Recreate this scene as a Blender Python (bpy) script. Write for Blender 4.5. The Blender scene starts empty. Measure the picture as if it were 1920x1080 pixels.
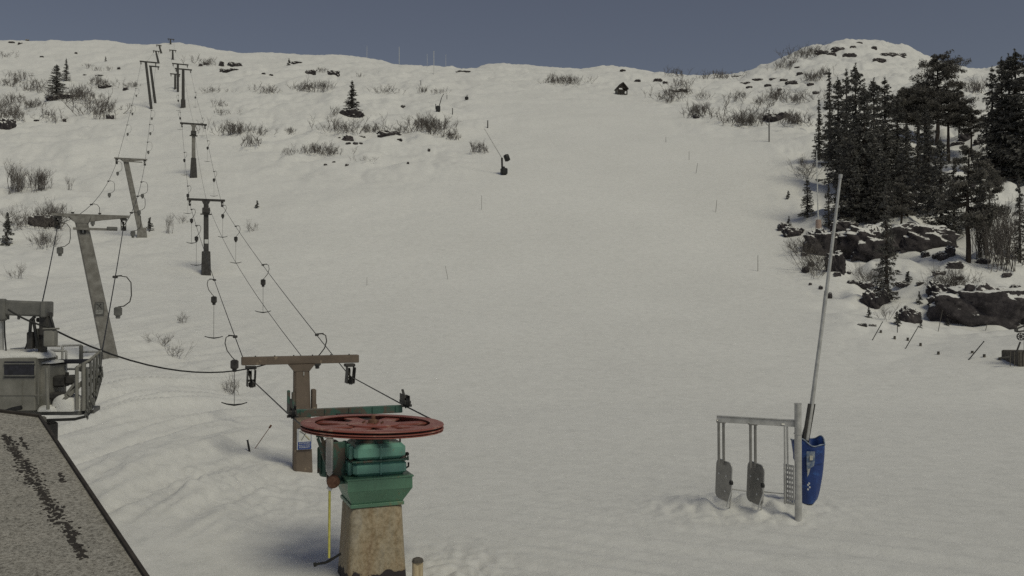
import bpy, math, random
import numpy as np
from mathutils import Vector, Matrix

sc = bpy.context.scene
COL = sc.collection
rnd = random.Random(7)
EYE = 5.45
F = 1663.0
PITCH = math.radians(1.0)
LINE = math.radians(21.5)          # heading of both lifts

# ------------------------------------------------------------------ view geometry (metres, depth Y)
def at(px, py, Y):
    cx = (px - 960) / F; cz = (540 - py) / F
    y = math.cos(PITCH) - cz * math.sin(PITCH); z = math.sin(PITCH) + cz * math.cos(PITCH)
    return Vector((cx / y * Y, Y, EYE + z / y * Y))

def zz(py, Y): return at(960, py, Y).z

def to_px(p):
    y, z = p[1], p[2] - EYE
    d = y * math.cos(PITCH) + z * math.sin(PITCH); v = -y * math.sin(PITCH) + z * math.cos(PITCH)
    return 960 + F * p[0] / d, 540 - F * v / d

# ------------------------------------------------------------------ numpy noise
def _hash(ix, iy, seed):
    h = (ix.astype(np.int64) * 374761393 + iy.astype(np.int64) * 668265263 + seed * 2147483647) & 0xffffffff
    h = ((h ^ (h >> 13)) * 1274126177) & 0xffffffff
    h = h ^ (h >> 16)
    return h.astype(np.float64) / 4294967295.0 * 2 * np.pi

def pnoise(x, y, seed=0):
    x = np.asarray(x, float); y = np.asarray(y, float)
    ix = np.floor(x); iy = np.floor(y); fx = x - ix; fy = y - iy
    def g(dx, dy):
        a = _hash(ix + dx, iy + dy, seed)
        return np.cos(a) * (fx - dx) + np.sin(a) * (fy - dy)
    u = fx * fx * fx * (fx * (fx * 6 - 15) + 10); v = fy * fy * fy * (fy * (fy * 6 - 15) + 10)
    a = g(0, 0) * (1 - u) + g(1, 0) * u; b = g(0, 1) * (1 - u) + g(1, 1) * u
    return (a * (1 - v) + b * v) * 1.5

# ------------------------------------------------------------------ the lie of the land
UG = np.arange(-140, 2061, 10.0)
def row(us, vs): return np.interp(UG, us, vs)
US = [-100, 130, 300, 450, 700, 960, 1150, 1300, 1450, 1600, 1750, 1900, 2050]
ridge_u = [-140, 0, 60, 120, 180, 240, 262, 280, 300, 335, 370, 385, 420, 480, 560, 620, 660, 700, 740, 790, 830, 860, 880, 900, 925, 950, 1000, 1060, 1090, 1110, 1140, 1170, 1210, 1235, 1260, 1300]
ridge_y = [64, 66, 67, 66, 69, 76, 80, 79, 75, 74, 78, 84, 91, 94, 97, 99, 102, 109, 116, 121, 126, 127, 125, 121, 114, 113, 118, 127, 126, 122, 120, 122, 127, 134, 139, 143]
r400 = row(ridge_u + [1380, 1450, 1530, 1600, 1680, 1760, 1830, 1900, 2060], ridge_y + [146, 128, 108, 98, 106, 124, 136, 138, 138])
r560 = row([-140, 1240, 1290, 1380, 1400, 1430, 1460, 1480, 1505, 1530, 1560, 1580, 1600, 1630, 1660, 1700, 1730, 1760, 1790, 1820, 1840, 1870, 1920, 2060],
           [170, 175, 150, 139, 134, 121, 110, 100, 88, 80, 74, 69, 67, 69, 74, 84, 97, 116, 126, 131, 128, 120, 118, 118])
ys = {
 60: [605, 608, 616, 636, 662, 667, 667, 667, 667, 667, 660, 650, 650],
 75: [540, 545, 560, 575, 590, 592, 592, 592, 592, 592, 598, 602, 602],
 90: [490, 495, 510, 523, 527, 527, 527, 527, 525, 522, 505, 492, 490],
 110: [425, 430, 434, 436, 437, 437, 437, 437, 435, 425, 408, 398, 395],
 140: [325, 330, 333, 333, 334, 334, 334, 334, 330, 315, 300, 290, 285],
 175: [250, 252, 254, 255, 255, 255, 258, 258, 250, 238, 225, 215, 215],
 210: [200, 200, 196, 195, 197, 202, 207, 207, 202, 190, 180, 170, 170],
 255: [162, 162, 160, 160, 162, 168, 175, 176, 182, 168, 160, 155, 155],
 320: [118, 120, 118, 124, 128, 138, 145, 152, 158, 138, 142, 146, 146]}
DS = [3, 18, 23, 28, 36, 45] + sorted(ys) + [400, 560, 760, 1100]
Z = []
for d in DS:
    if d <= 18: Z.append(UG * 0.0)
    elif d == 23: Z.append(row([-100, 250, 420, 520, 2050], [.75, .6, .35, .0, 0]))
    elif d == 28: Z.append(row([-100, 250, 420, 520, 600, 2050], [1.5, 1.25, .75, .25, 0, 0]))
    elif d == 36: Z.append(row([-100, 250, 450, 600, 2050], [2.2, 1.9, 1.0, .15, .08]))
    elif d == 45: Z.append(row([-100, 210, 300, 450, 650, 2050], [2.8, 2.6, 2.2, 1.1, .3, .2]))
    elif d in ys:
        y = row(US, ys[d]); Z.append(EYE + d * (569 - y) / F)
    elif d == 400: Z.append(EYE + d * (569 - r400) / F)
    elif d == 560: Z.append(EYE + d * (569 - r560) / F)
    elif d == 760: Z.append(60 + UG * 0)
    else: Z.append(-20 + UG * 0)
Z = np.array(Z)
k = np.exp(-np.linspace(-2, 2, 9) ** 2); k /= k.sum()
for i in range(len(DS)):
    kk = k if DS[i] < 390 else np.array([.25, .5, .25]); n = len(kk) // 2
    Z[i] = np.convolve(np.pad(Z[i], n, mode='edge'), kk, 'valid')
LD = np.linspace(math.log(3), math.log(1100), 700)
ZZ = np.stack([np.interp(np.exp(LD), DS, Z[:, j]) for j in range(len(UG))], 1)
kd = np.exp(-np.linspace(-2, 2, 25) ** 2); kd /= kd.sum()
ZZ = np.stack([np.convolve(np.pad(ZZ[:, j], 12, mode='edge'), kd, 'valid') for j in range(len(UG))], 1)

RU = [-100, 200, 260, 340, 430, 500, 700, 860, 920, 1200, 1260, 1400, 1480, 1540, 1600, 2000]
RR = {3: [0] * 16, 40: [0] * 16,
 60: [.1, .07, .05, .04, .04, .03, .03, .02, 0, 0, 0, 0, 0, .05, .1, .2],
 78: [.4, .25, .12, .08, .08, .08, .05, .03, 0, 0, 0, 0, 0, .2, .8, .9],
 100: [.7, .5, .25, .12, .12, .1, .05, .03, 0, 0, 0, 0, .05, .8, 1.2, 1.3],
 130: [.8, .6, .3, .15, .2, .2, .2, .1, 0, 0, 0, 0, .3, 1.2, 1.4, 1.4],
 160: [.8, .8, .4, .2, .5, .7, .8, .7, .1, 0, 0, .05, .5, 1.2, 1.4, 1.4],
 200: [.9, .9, .5, .3, .8, .9, .9, .8, .2, 0, .3, .8, .9, 1.2, 1.4, 1.4],
 240: [.9, .9, .6, .4, .8, .9, .9, .6, .3, .3, .8, 1, 1, 1.2, 1.3, 1.3],
 300: [.9, .9, .7, .5, .8, .9, .9, .8, .8, .9, 1, 1, 1.2, 1.2, 1.3, 1.3],
 400: [.5, .5, .5, .4, .5, .5, .5, .5, .5, .6, .8, 1, 1.2, 1.2, 1.2, 1.2],
 600: [.5] * 11 + [.9] * 5, 1100: [.3] * 16}
RD = sorted(RR)
RT = np.array([row(RU, RR[d]) for d in RD])
for i in range(len(RD)): RT[i] = np.convolve(np.pad(RT[i], 4, mode='edge'), k, 'valid')

def bilin(T, fi, fj):
    fi = np.clip(fi, 0, T.shape[0] - 1.001); fj = np.clip(fj, 0, T.shape[1] - 1.001)
    i = fi.astype(int); j = fj.astype(int); a = fi - i; b = fj - j
    return (T[i, j] * (1 - a) * (1 - b) + T[i + 1, j] * a * (1 - b) + T[i, j + 1] * (1 - a) * b + T[i + 1, j + 1] * a * b)

def bump(X, Y, cx, cy, rx, ry, h): return h * np.exp(-((X - cx) / rx) ** 2 - ((Y - cy) / ry) ** 2)

def ground(X, Y):
    X = np.atleast_1d(np.asarray(X, float)); Y = np.atleast_1d(np.asarray(Y, float))
    ang = np.arctan2(X, Y); r = np.hypot(X, Y)
    ca = np.clip(ang, -0.58, 0.58)
    D = np.maximum(r * np.cos(ca), 3.01); u = 960 + F * np.tan(ca)
    fj = (u + 140) / 10; fi = (np.log(D) - LD[0]) / (LD[1] - LD[0])
    z = bilin(ZZ, fi, fj)
    R = bilin(RT, np.interp(D, RD, np.arange(len(RD))), fj)
    wx = X + 2.0 * pnoise(X / 9, Y / 9, 31); wy = Y + 2.0 * pnoise(X / 9, Y / 9, 32)
    b1 = np.abs(pnoise(wx / 17, wy / 17, 1)) * 2 - .5
    b2 = np.abs(pnoise(wx / 7, wy / 7, 2)) * 2 - .5
    b3 = np.abs(pnoise(wx / 2.8, wy / 2.8, 3)) * 2 - .5
    b4 = pnoise(X / 1.1, Y / 1.1, 4) + .8 * np.clip((D - 60) / 80, 0, 1) * pnoise(X / 2.2, Y / 1.6, 19)
    z = z + R * (1.25 * b1 + .75 * b2 + .34 * b3 + .12 * b4)
    far = np.clip((D - 250) / 200, 0, 1)
    z = z + far * R * 2.2 * pnoise(wx / 45, wy / 45, 5)
    # piste: broad gentle undulation and small wind ripples
    pm = np.clip(1 - R, 0, 1) * np.clip((D - 12) / 20, 0, 1)
    z = z + pm * (.16 * pnoise(X / 14, Y / 16, 6) + .5 * np.clip((D - 80) / 80, 0, 1) * pnoise(X / 45 + 3, Y / 26, 18) + .022 * pnoise(X / 3.1, Y / 2.2, 7) + .006 * pnoise(X / .8, Y / .5, 8))
    # wind-carved, trampled snow of the near left bank
    m = np.clip((560 - u) / 170, 0, 1) * np.clip((D - 19) / 4, 0, 1) * np.clip((75 - D) / 30, 0, 1)
    a = X * math.cos(1.42) + Y * math.sin(1.42); b = -X * math.sin(1.42) + Y * math.cos(1.42)
    b = b + 1.1 * pnoise(X / 9, Y / 9, 9)
    z = z + m * (.30 * pnoise(a / 16, b / 1.9, 10) + .26 * pnoise(a / 9, b / .8, 11) + .14 * pnoise(a / 5, b / .34, 12) + .04 * pnoise(a / 1.2, b / .2, 16))
    # trodden snow round the brown tower, the plinth and the boarding gate
    def clod(w, s, h): return w * h * (np.abs(pnoise(X / s, Y / s, 13)) * 2 - .4 + .5 * pnoise(X / (s * .4), Y / (s * .4), 14))
    w1 = bump(X, Y, -8.0, 25.0, 3.6, 3.6, 1); w2 = bump(X, Y, 6.1, 23.6, 2.5, 1.6, 1); w3 = bump(X, Y, -1.2, 17.6, 1.3, 2.2, 1)
    z = z + clod(w1, .6, .10) + clod(w2, .6, .11) + clod(w3, .5, .10)
    z = z + bump(X, Y, 6.2, 24.0, 2.3, 1.3, .26) + bump(X, Y, -6.6, 28.2, 1.0, 1.0, .14)
    # tyre and groomer ridges across the right foreground
    g = np.clip((u - 880) / 150, 0, 1) * np.clip((34 - D) / 14, 0, 1)
    q = Y + .55 * X
    z = z + g * (.085 * pnoise(X / 12, q / .7, 15) + .03 * pnoise(X / 6, q / .2, 17))
    side = np.clip((np.abs(ang) - .75) / .8, 0, 1)
    return z * (1 - side) - 0.0

def gz(x, y): return float(ground(x, y)[0])

_dd = np.exp(np.linspace(math.log(14), math.log(740), 5200))
def hit(px, py):
    a = at(px, py, 1.0)
    zr = EYE + (a.z - EYE) * _dd
    zg = ground(a.x * _dd, _dd)
    i = np.argmax(zg >= zr)
    if zg[i] < zr[i]: i = int(np.argmin(zr - zg))
    return Vector((a.x * _dd[i], _dd[i], float(zg[i])))

# ------------------------------------------------------------------ materials
MATS = {}
def nt(name):
    m = bpy.data.materials.new(name); m.use_nodes = True; MATS[name] = m
    t = m.node_tree; b = t.nodes['Principled BSDF']
    return m, t, b
def N(t, kind, **kw):
    n = t.nodes.new(kind)
    for a, v in kw.items():
        if a in n.inputs: n.inputs[a].default_value = v
        else: setattr(n, a, v)
    return n
def noise(t, vec, scale, detail=6, rough=.6):
    n = N(t, 'ShaderNodeTexNoise', Scale=scale, Detail=detail, Roughness=rough)
    t.links.new(vec, n.inputs['Vector']); return n.outputs['Fac']
def ramp(t, fac, stops):
    r = t.nodes.new('ShaderNodeValToRGB'); e = r.color_ramp.elements
    while len(e) < len(stops): e.new(.5)
    for q, (p, c) in zip(e, stops): q.position = p; q.color = (c[0], c[1], c[2], 1)
    t.links.new(fac, r.inputs['Fac']); return r.outputs['Color']
def mixc(t, fac, a, b):
    m = t.nodes.new('ShaderNodeMix'); m.data_type = 'RGBA'
    for s, v in ((0, fac), (6, a), (7, b)):
        if hasattr(v, 'is_output'): t.links.new(v, m.inputs[s])
        else: m.inputs[s].default_value = v if s == 0 else (v[0], v[1], v[2], 1)
    return m.outputs[2]
def bumpn(t, h, strength, dist, normal=None):
    b = N(t, 'ShaderNodeBump', Strength=strength, Distance=dist); t.links.new(h, b.inputs['Height'])
    if normal: t.links.new(normal, b.inputs['Normal'])
    return b.outputs['Normal']
def coords(t, which='Object'): return t.nodes.new('ShaderNodeTexCoord').outputs[which]
def mapping(t, v, sc_, rot=(0, 0, 0)):
    m = N(t, 'ShaderNodeMapping', Scale=sc_, Rotation=rot); t.links.new(v, m.inputs['Vector']); return m.outputs[0]

def mat_simple(name, c1, c2, scale=6, rough=.6, metal=0.0, bump_=.2, dist=.01, detail=8, stretch=(1, 1, 1), p=(.35, .68)):
    m, t, b = nt(name)
    v = mapping(t, coords(t), stretch)
    n = noise(t, v, scale, detail, .65)
    t.links.new(ramp(t, n, [(p[0], c1), (p[1], c2)]), b.inputs['Base Color'])
    b.inputs['Roughness'].default_value = rough; b.inputs['Metallic'].default_value = metal
    n2 = noise(t, v, scale * 5, 4)
    t.links.new(bumpn(t, n2, bump_, dist), b.inputs['Normal'])
    return m

def mat_worn(name, paint, under, amount=.6, scale=3, rough=.5, spec_metal=0.0, grime=(.05, .045, .035)):
    """paint with chips of the colour under it and grime"""
    m, t, b = nt(name); v = coords(t)
    n = noise(t, v, scale, 10, .7)
    c = ramp(t, noise(t, v, scale * .7, 5), [(.3, [x * .72 for x in paint]), (.7, paint)])
    f = N(t, 'ShaderNodeMapRange', **{'From Min': amount, 'From Max': amount + .05}); t.links.new(n, f.inputs[0])
    c = mixc(t, f.outputs[0], c, under)
    sv = mapping(t, v, (6, 6, .6)); g = noise(t, sv, 2.2, 8, .7)
    f2 = N(t, 'ShaderNodeMapRange', **{'From Min': .56, 'From Max': .8, 'To Max': .6}); t.links.new(g, f2.inputs[0])
    c = mixc(t, f2.outputs[0], c, grime)
    t.links.new(c, b.inputs['Base Color'])
    b.inputs['Roughness'].default_value = rough; b.inputs['Metallic'].default_value = spec_metal
    t.links.new(bumpn(t, n, .25, .01), b.inputs['Normal'])
    return m

def make_snow():
    m, t, b = nt('snow'); v = coords(t)
    big = noise(t, v, .07, 6, .6)
    c = ramp(t, big, [(.3, (.74, .73, .71)), (.7, (.83, .82, .80))])
    grain = noise(t, v, 1.7, 15, .82)
    c = mixc(t, .45, c, ramp(t, grain, [(.3, (.50, .50, .49)), (.5, (.78, .77, .75)), (.7, (.95, .94, .92))]))
    t.links.new(c, b.inputs['Base Color'])
    b.inputs['Roughness'].default_value = .85
    b.inputs['Specular IOR Level'].default_value = .25
    st = mapping(t, v, (.25, 1.3, 1), (0, 0, .35))
    n1 = bumpn(t, noise(t, st, 1.1, 8, .6), .16, .10)
    n2 = bumpn(t, noise(t, v, 3.5, 15, .85), .6, .08, n1)
    t.links.new(n2, b.inputs['Normal'])
    return m

def make_rock():
    m, t, b = nt('rock'); v = coords(t, 'Object')
    w = t.nodes.new('ShaderNodeNewGeometry')
    n = noise(t, w.outputs['Position'], 1.3, 12, .7)
    c = ramp(t, n, [(.3, (.015, .013, .014)), (.5, (.045, .038, .041)), (.72, (.13, .115, .115))])
    sep = t.nodes.new('ShaderNodeSeparateXYZ'); t.links.new(w.outputs['Normal'], sep.inputs[0])
    nn = noise(t, w.outputs['Position'], .9, 10, .7)
    a = N(t, 'ShaderNodeMath', operation='MULTIPLY_ADD'); t.links.new(nn, a.inputs[0]); a.inputs[1].default_value = 1.5
    t.links.new(sep.outputs['Z'], a.inputs[2])
    f = N(t, 'ShaderNodeMapRange', **{'From Min': 1.33, 'From Max': 1.40}); t.links.new(a.outputs[0], f.inputs[0])
    t.links.new(mixc(t, f.outputs[0], c, (.8, .79, .77)), b.inputs['Base Color'])
    b.inputs['Roughness'].default_value = .9
    t.links.new(bumpn(t, n, .6, .25), b.inputs['Normal'])
    return m

def make_concrete():
    m, t, b = nt('stained_concrete'); v = coords(t)
    streak = noise(t, mapping(t, v, (2.2, 2.2, .55)), 1.5, 10, .72)
    fine = noise(t, v, 14, 8, .7)
    c = ramp(t, streak, [(.3, (.20, .105, .04)), (.43, (.34, .235, .115)), (.55, (.38, .31, .20)), (.7, (.40, .37, .31))])
    c = mixc(t, .5, c, ramp(t, fine, [(.33, (.09, .07, .05)), (.6, (.46, .40, .31))]))
    sep = t.nodes.new('ShaderNodeSeparateXYZ'); t.links.new(v, sep.inputs[0])
    q = N(t, 'ShaderNodeMath', operation='MULTIPLY_ADD'); t.links.new(noise(t, v, 3.5, 5), q.inputs[0]); q.inputs[1].default_value = -.55
    t.links.new(sep.outputs['Z'], q.inputs[2])
    f = N(t, 'ShaderNodeMapRange', **{'From Min': -.05, 'From Max': -.03, 'To Min': 1, 'To Max': 0}); t.links.new(q.outputs[0], f.inputs[0])
    c = mixc(t, f.outputs[0], c, (.035, .028, .03))
    t.links.new(c, b.inputs['Base Color']); b.inputs['Roughness'].default_value = .85
    t.links.new(bumpn(t, fine, .5, .02), b.inputs['Normal'])
    return m

def make_roof():
    m, t, b = nt('grit_roof'); v = coords(t)
    g = noise(t, v, 24, 6, .95); g2 = noise(t, v, 2.0, 8, .7)
    c = ramp(t, g, [(.41, (.015, .015, .015)), (.45, (.30, .28, .245)), (.56, (.80, .76, .69))])
    f = N(t, 'ShaderNodeMapRange', **{'From Min': .45, 'From Max': .62}); t.links.new(g2, f.inputs[0])
    c = mixc(t, .45, c, ramp(t, g2, [(.35, (.13, .12, .105)), (.65, (.34, .31, .27))]))
    t.links.new(c, b.inputs['Base Color']); b.inputs['Roughness'].default_value = .95
    t.links.new(bumpn(t, g, .9, .02), b.inputs['Normal'])
    return m

M = dict(
 snow=make_snow(), rock=make_rock(), concrete=make_concrete(), roof=make_roof(),
 brown_steel=mat_worn('rusty_brown_steel', (.17, .13, .10), (.27, .21, .15), .60, 3, .7),
 grey_conc=mat_simple('weathered_grey_concrete', (.15, .14, .125), (.27, .26, .24), 3, .85, 0, .4, .02),
 dark_steel=mat_simple('dark_weathered_steel', (.03, .028, .027), (.085, .08, .075), 4, .6, .3),
 far_steel=mat_simple('dull_grey_pole', (.035, .034, .032), (.075, .07, .066), 4, .7),
 black=mat_simple('black_rubber', (.008, .008, .008), (.025, .025, .025), 8, .6),
 rope=mat_simple('steel_rope', (.015, .015, .016), (.05, .048, .045), 20, .5, .4),
 green=mat_worn('green_enamel', (.17, .40, .325), (.20, .27, .20), .62, 2.2, .28),
 tray=mat_worn('green_tray_enamel', (.12, .26, .17), (.19, .21, .12), .58, 2.2, .4),
 green_dk=mat_worn('dirty_green_steel', (.06, .14, .11), (.11, .09, .07), .50, 2.5, .5),
 red=mat_worn('faded_red_paint', (.32, .10, .075), (.40, .21, .16), .55, 2.4, .45, 0, (.07, .03, .025)),
 galv=mat_simple('galvanised_steel', (.42, .415, .40), (.62, .61, .59), 5, .38, .35, .15),
 plate=mat_simple('brushed_grey_plate', (.22, .215, .205), (.34, .33, .31), 4, .34, .5, .15),
 cream=mat_simple('cream_metal', (.42, .40, .34), (.62, .60, .52), 5, .5),
 rust=mat_simple('rusted_iron', (.11, .05, .03), (.24, .13, .085), 9, .85),
 yellow=mat_simple('yellow_fibreglass', (.50, .46, .09), (.66, .62, .17), 8, .4),
 blue=mat_worn('blue_tarpaulin', (.018, .055, .23), (.03, .09, .30), .55, 4, .45, 0, (.012, .03, .12)),
 lightblue=mat_simple('torn_lining', (.06, .11, .22), (.35, .38, .40), 9, .6),
 white=mat_simple('white_paint', (.55, .55, .53), (.72, .72, .70), 8, .5),
 offwhite=mat_simple('grimy_panel', (.17, .165, .145), (.27, .26, .235), 2.5, .8),
 grey_paint=mat_simple('grey_machine_paint', (.10, .10, .095), (.19, .185, .17), 3, .6),
 window=mat_simple('dark_window', (.01, .01, .016), (.03, .03, .045), 10, .25),
 orange=mat_simple('faded_orange_pad', (.34, .24, .20), (.46, .36, .31), 4, .7),
 wood=mat_simple('pale_wood', (.42, .33, .20), (.64, .53, .36), 4, .8, 0, .4, .01, 8, (6, 6, .6)),
 dark_wood=mat_simple('dark_tarred_wood', (.025, .02, .017), (.06, .05, .042), 4, .9),
 greywood=mat_simple('grey_weathered_wood', (.07, .062, .052), (.15, .135, .115), 5, .9),
 bark=mat_simple('bark', (.03, .023, .018), (.07, .055, .045), 8, .95),
 twig=mat_simple('bare_twigs', (.08, .07, .064), (.18, .16, .145), 3, .95),
 spruce=mat_simple('spruce_needles', (.075, .075, .070), (.17, .16, .145), 1.2, .85),
 pine=mat_simple('pine_needles', (.075, .072, .065), (.17, .155, .135), 1.2, .85),
 signblue=mat_simple('sign_blue', (.03, .06, .22), (.04, .08, .27), 4, .5),
 yrod=mat_simple('ochre_mark', (.45, .35, .05), (.5, .4, .08), 4, .5),
)

# ------------------------------------------------------------------ mesh building
class MB:
    def __init__(s): s.v = []; s.f = []; s.sm = []
    def add(s, vs, fs, smooth=False):
        o = len(s.v); s.v += [tuple(v) for v in vs]; s.f += [tuple(i + o for i in f) for f in fs]; s.sm += [smooth] * len(fs)
    def box(s, c, size, rz=0, mat=None, bev=.0, taper=1.0, shear=(0, 0)):
        """box with cut edges; taper scales the top"""
        hx, hy, hz = size[0] / 2, size[1] / 2, size[2] / 2
        b = min(bev, hx * .45, hy * .45, hz * .45)
        R = mat or Matrix.Rotation(rz, 3, 'Z'); c = Vector(c)
        if b <= 0:
            rings = [(-hz, 0), (hz, 0)]
        else:
            rings = [(-hz, b), (-hz + b, 0), (hz - b, 0), (hz, b)]
        vs = []; fs = []
        for (z, ins) in rings:
            k = 1 + (taper - 1) * ((z + hz) / (2 * hz)); x = hx * k - ins; y = hy * k - ins; e = b * k
            ox = shear[0] * (z + hz) / (2 * hz); oy = shear[1] * (z + hz) / (2 * hz)
            if b > 0: pts = [(x - e, -y), (x, -y + e), (x, y - e), (x - e, y), (-x + e, y), (-x, y - e), (-x, -y + e), (-x + e, -y)]
            else: pts = [(x, -y), (x, y), (-x, y), (-x, -y)]
            vs += [c + R @ Vector((p[0] + ox, p[1] + oy, z)) for p in pts]
        n = 8 if b > 0 else 4
        for r in range(len(rings) - 1):
            for i in range(n): fs.append((r * n + i, r * n + (i + 1) % n, (r + 1) * n + (i + 1) % n, (r + 1) * n + i))
        fs.append(tuple(reversed(range(n)))); fs.append(tuple(range((len(rings) - 1) * n, len(rings) * n)))
        s.add(vs, fs)
    def tube(s, pts, rad, n=8, cap=True, smooth=True):
        pts = [Vector(p) for p in pts]
        if not hasattr(rad, '__len__'): rad = [rad] * len(pts)
        vs = []; fs = []; up = None
        for i, p in enumerate(pts):
            d = (pts[min(i + 1, len(pts) - 1)] - pts[max(i - 1, 0)])
            d = d.normalized() if d.length > 1e-9 else Vector((0, 0, 1))
            if up is None: up = Vector((0, 0, 1)) if abs(d.z) < .9 else Vector((1, 0, 0))
            a = d.cross(up)
            if a.length < 1e-5: a = d.cross(Vector((0, 1, 0)))
            a.normalize(); b = a.cross(d).normalized(); up = b
            for j in range(n):
                t = 2 * math.pi * j / n; vs.append(p + (a * math.cos(t) + b * math.sin(t)) * rad[i])
        for i in range(len(pts) - 1):
            for j in range(n): fs.append((i * n + j, i * n + (j + 1) % n, (i + 1) * n + (j + 1) % n, (i + 1) * n + j))
        s.add(vs, fs, smooth)
        if cap:
            s.add([vs[j] for j in range(n)], [tuple(reversed(range(n)))]); s.add(vs[-n:], [tuple(range(n))])
    def bar(s, a, b, w, h):
        """square bar from a to b"""
        a = Vector(a); b = Vector(b); d = b - a; L = d.length; d.normalize()
        up = Vector((0, 0, 1)) if abs(d.z) < .95 else Vector((0, 1, 0))
        x = d.cross(up).normalized(); y = x.cross(d).normalized()
        R = Matrix((x, y, d)).transposed()
        s.box((a + b) / 2, (w, h, L), mat=R, bev=min(w, h) * .12)
    def lathe(s, prof, n=32, c=(0, 0, 0), R=None, smooth=True, closed=False):
        c = Vector(c); R = R or Matrix.Identity(3); vs = []; fs = []
        for (r, z) in prof:
            for j in range(n):
                t = 2 * math.pi * j / n; vs.append(c + R @ Vector((r * math.cos(t), r * math.sin(t), z)))
        m = len(prof)
        for i in range(m if closed else m - 1):
            i2 = (i + 1) % m
            for j in range(n): fs.append((i * n + j, i * n + (j + 1) % n, i2 * n + (j + 1) % n, i2 * n + j))
        s.add(vs, fs, smooth)
    def plate(s, outline, R, c, th):
        """flat prism; outline in local xz, thickness along y"""
        c = Vector(c); n = len(outline)
        vs = [c + R @ Vector((p[0], -th / 2, p[1])) for p in outline] + [c + R @ Vector((p[0], th / 2, p[1])) for p in outline]
        fs = [tuple(range(n)), tuple(reversed(range(n, 2 * n)))] + [((i + 1) % n, i, n + i, n + (i + 1) % n) for i in range(n)]
        s.add(vs, fs)
    def build(s, name, mat, parent=None, loc=None):
        me = bpy.data.meshes.new(name); me.from_pydata(s.v, [], s.f); me.update()
        me.polygons.foreach_set('use_smooth', s.sm)
        me.materials.append(M[mat] if isinstance(mat, str) else mat)
        return link(name, me, parent, loc)

def link(name, me, parent=None, loc=None):
    o = bpy.data.objects.new(name, me); COL.objects.link(o)
    if parent: o.parent = parent
    if loc is not None: o.location = loc
    return o

def tag(o, label, cat, group=None):
    o['label'] = label; o['category'] = cat
    if group: o['group'] = group
    return o
def thing(name, label, cat, loc, rz=0, group=None):
    o = bpy.data.objects.new(name, None); COL.objects.link(o); o.location = loc; o.rotation_euler = (0, 0, rz)
    o.empty_display_size = .3
    return tag(o, label, cat, group)
def copy_tree(o, parent=None):
    c = o.copy(); COL.objects.link(c)
    if parent: c.parent = parent
    for ch in [x for x in o.children]: copy_tree(ch, c)
    return c
def mesh_np(name, V, Fc, mat, smooth=False):
    """mesh from arrays; Fc (n,3) or (n,4)"""
    me = bpy.data.meshes.new(name); V = np.asarray(V, np.float32); Fc = np.asarray(Fc, np.int32); k_ = Fc.shape[1]
    me.vertices.add(len(V)); me.vertices.foreach_set('co', V.ravel())
    me.loops.add(Fc.size); me.loops.foreach_set('vertex_index', Fc.ravel())
    me.polygons.add(len(Fc)); me.polygons.foreach_set('loop_start', np.arange(0, Fc.size, k_, dtype=np.int32))
    me.polygons.foreach_set('loop_total', np.full(len(Fc), k_, np.int32))
    me.polygons.foreach_set('use_smooth', np.full(len(Fc), smooth))
    me.update(calc_edges=True); me.validate(); me.materials.append(M[mat])
    return me

# ------------------------------------------------------------------ terrain sheet
def build_ground():
    inner = np.radians(np.linspace(-33, 33, 720))
    outer = np.radians(np.concatenate([np.linspace(34, 60, 14), np.linspace(64, 296, 44), np.linspace(300, 326, 14)]))
    A = np.concatenate([inner, outer]); na = len(A)
    r = np.concatenate([[.01, 1.0], np.exp(np.linspace(math.log(2.0), math.log(1050), 860))]); nr = len(r)
    X = r[:, None] * np.sin(A)[None]; Y = r[:, None] * np.cos(A)[None]
    H = ground(X.ravel(), Y.ravel())
    V = np.stack([X.ravel(), Y.ravel(), H], 1)
    i = np.arange(nr - 1)[:, None]; j = np.arange(na)[None]; j2 = (j + 1) % na
    Q = np.stack([i * na + j, (i + 1) * na + j, (i + 1) * na + j2, i * na + j2], -1).reshape(-1, 4)
    Q = Q[:, ::-1]
    me = mesh_np('snow_ground', V, Q, 'snow', True)
    o = link('ground', me); o['kind'] = 'structure'
    return o
build_ground()
# ================================================================== lift 1: drive station
def local(o, rz):
    R = Matrix.Rotation(-rz, 3, 'Z')
    return lambda p: R @ (Vector(p) - Vector(o))
RZ = LINE

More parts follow.
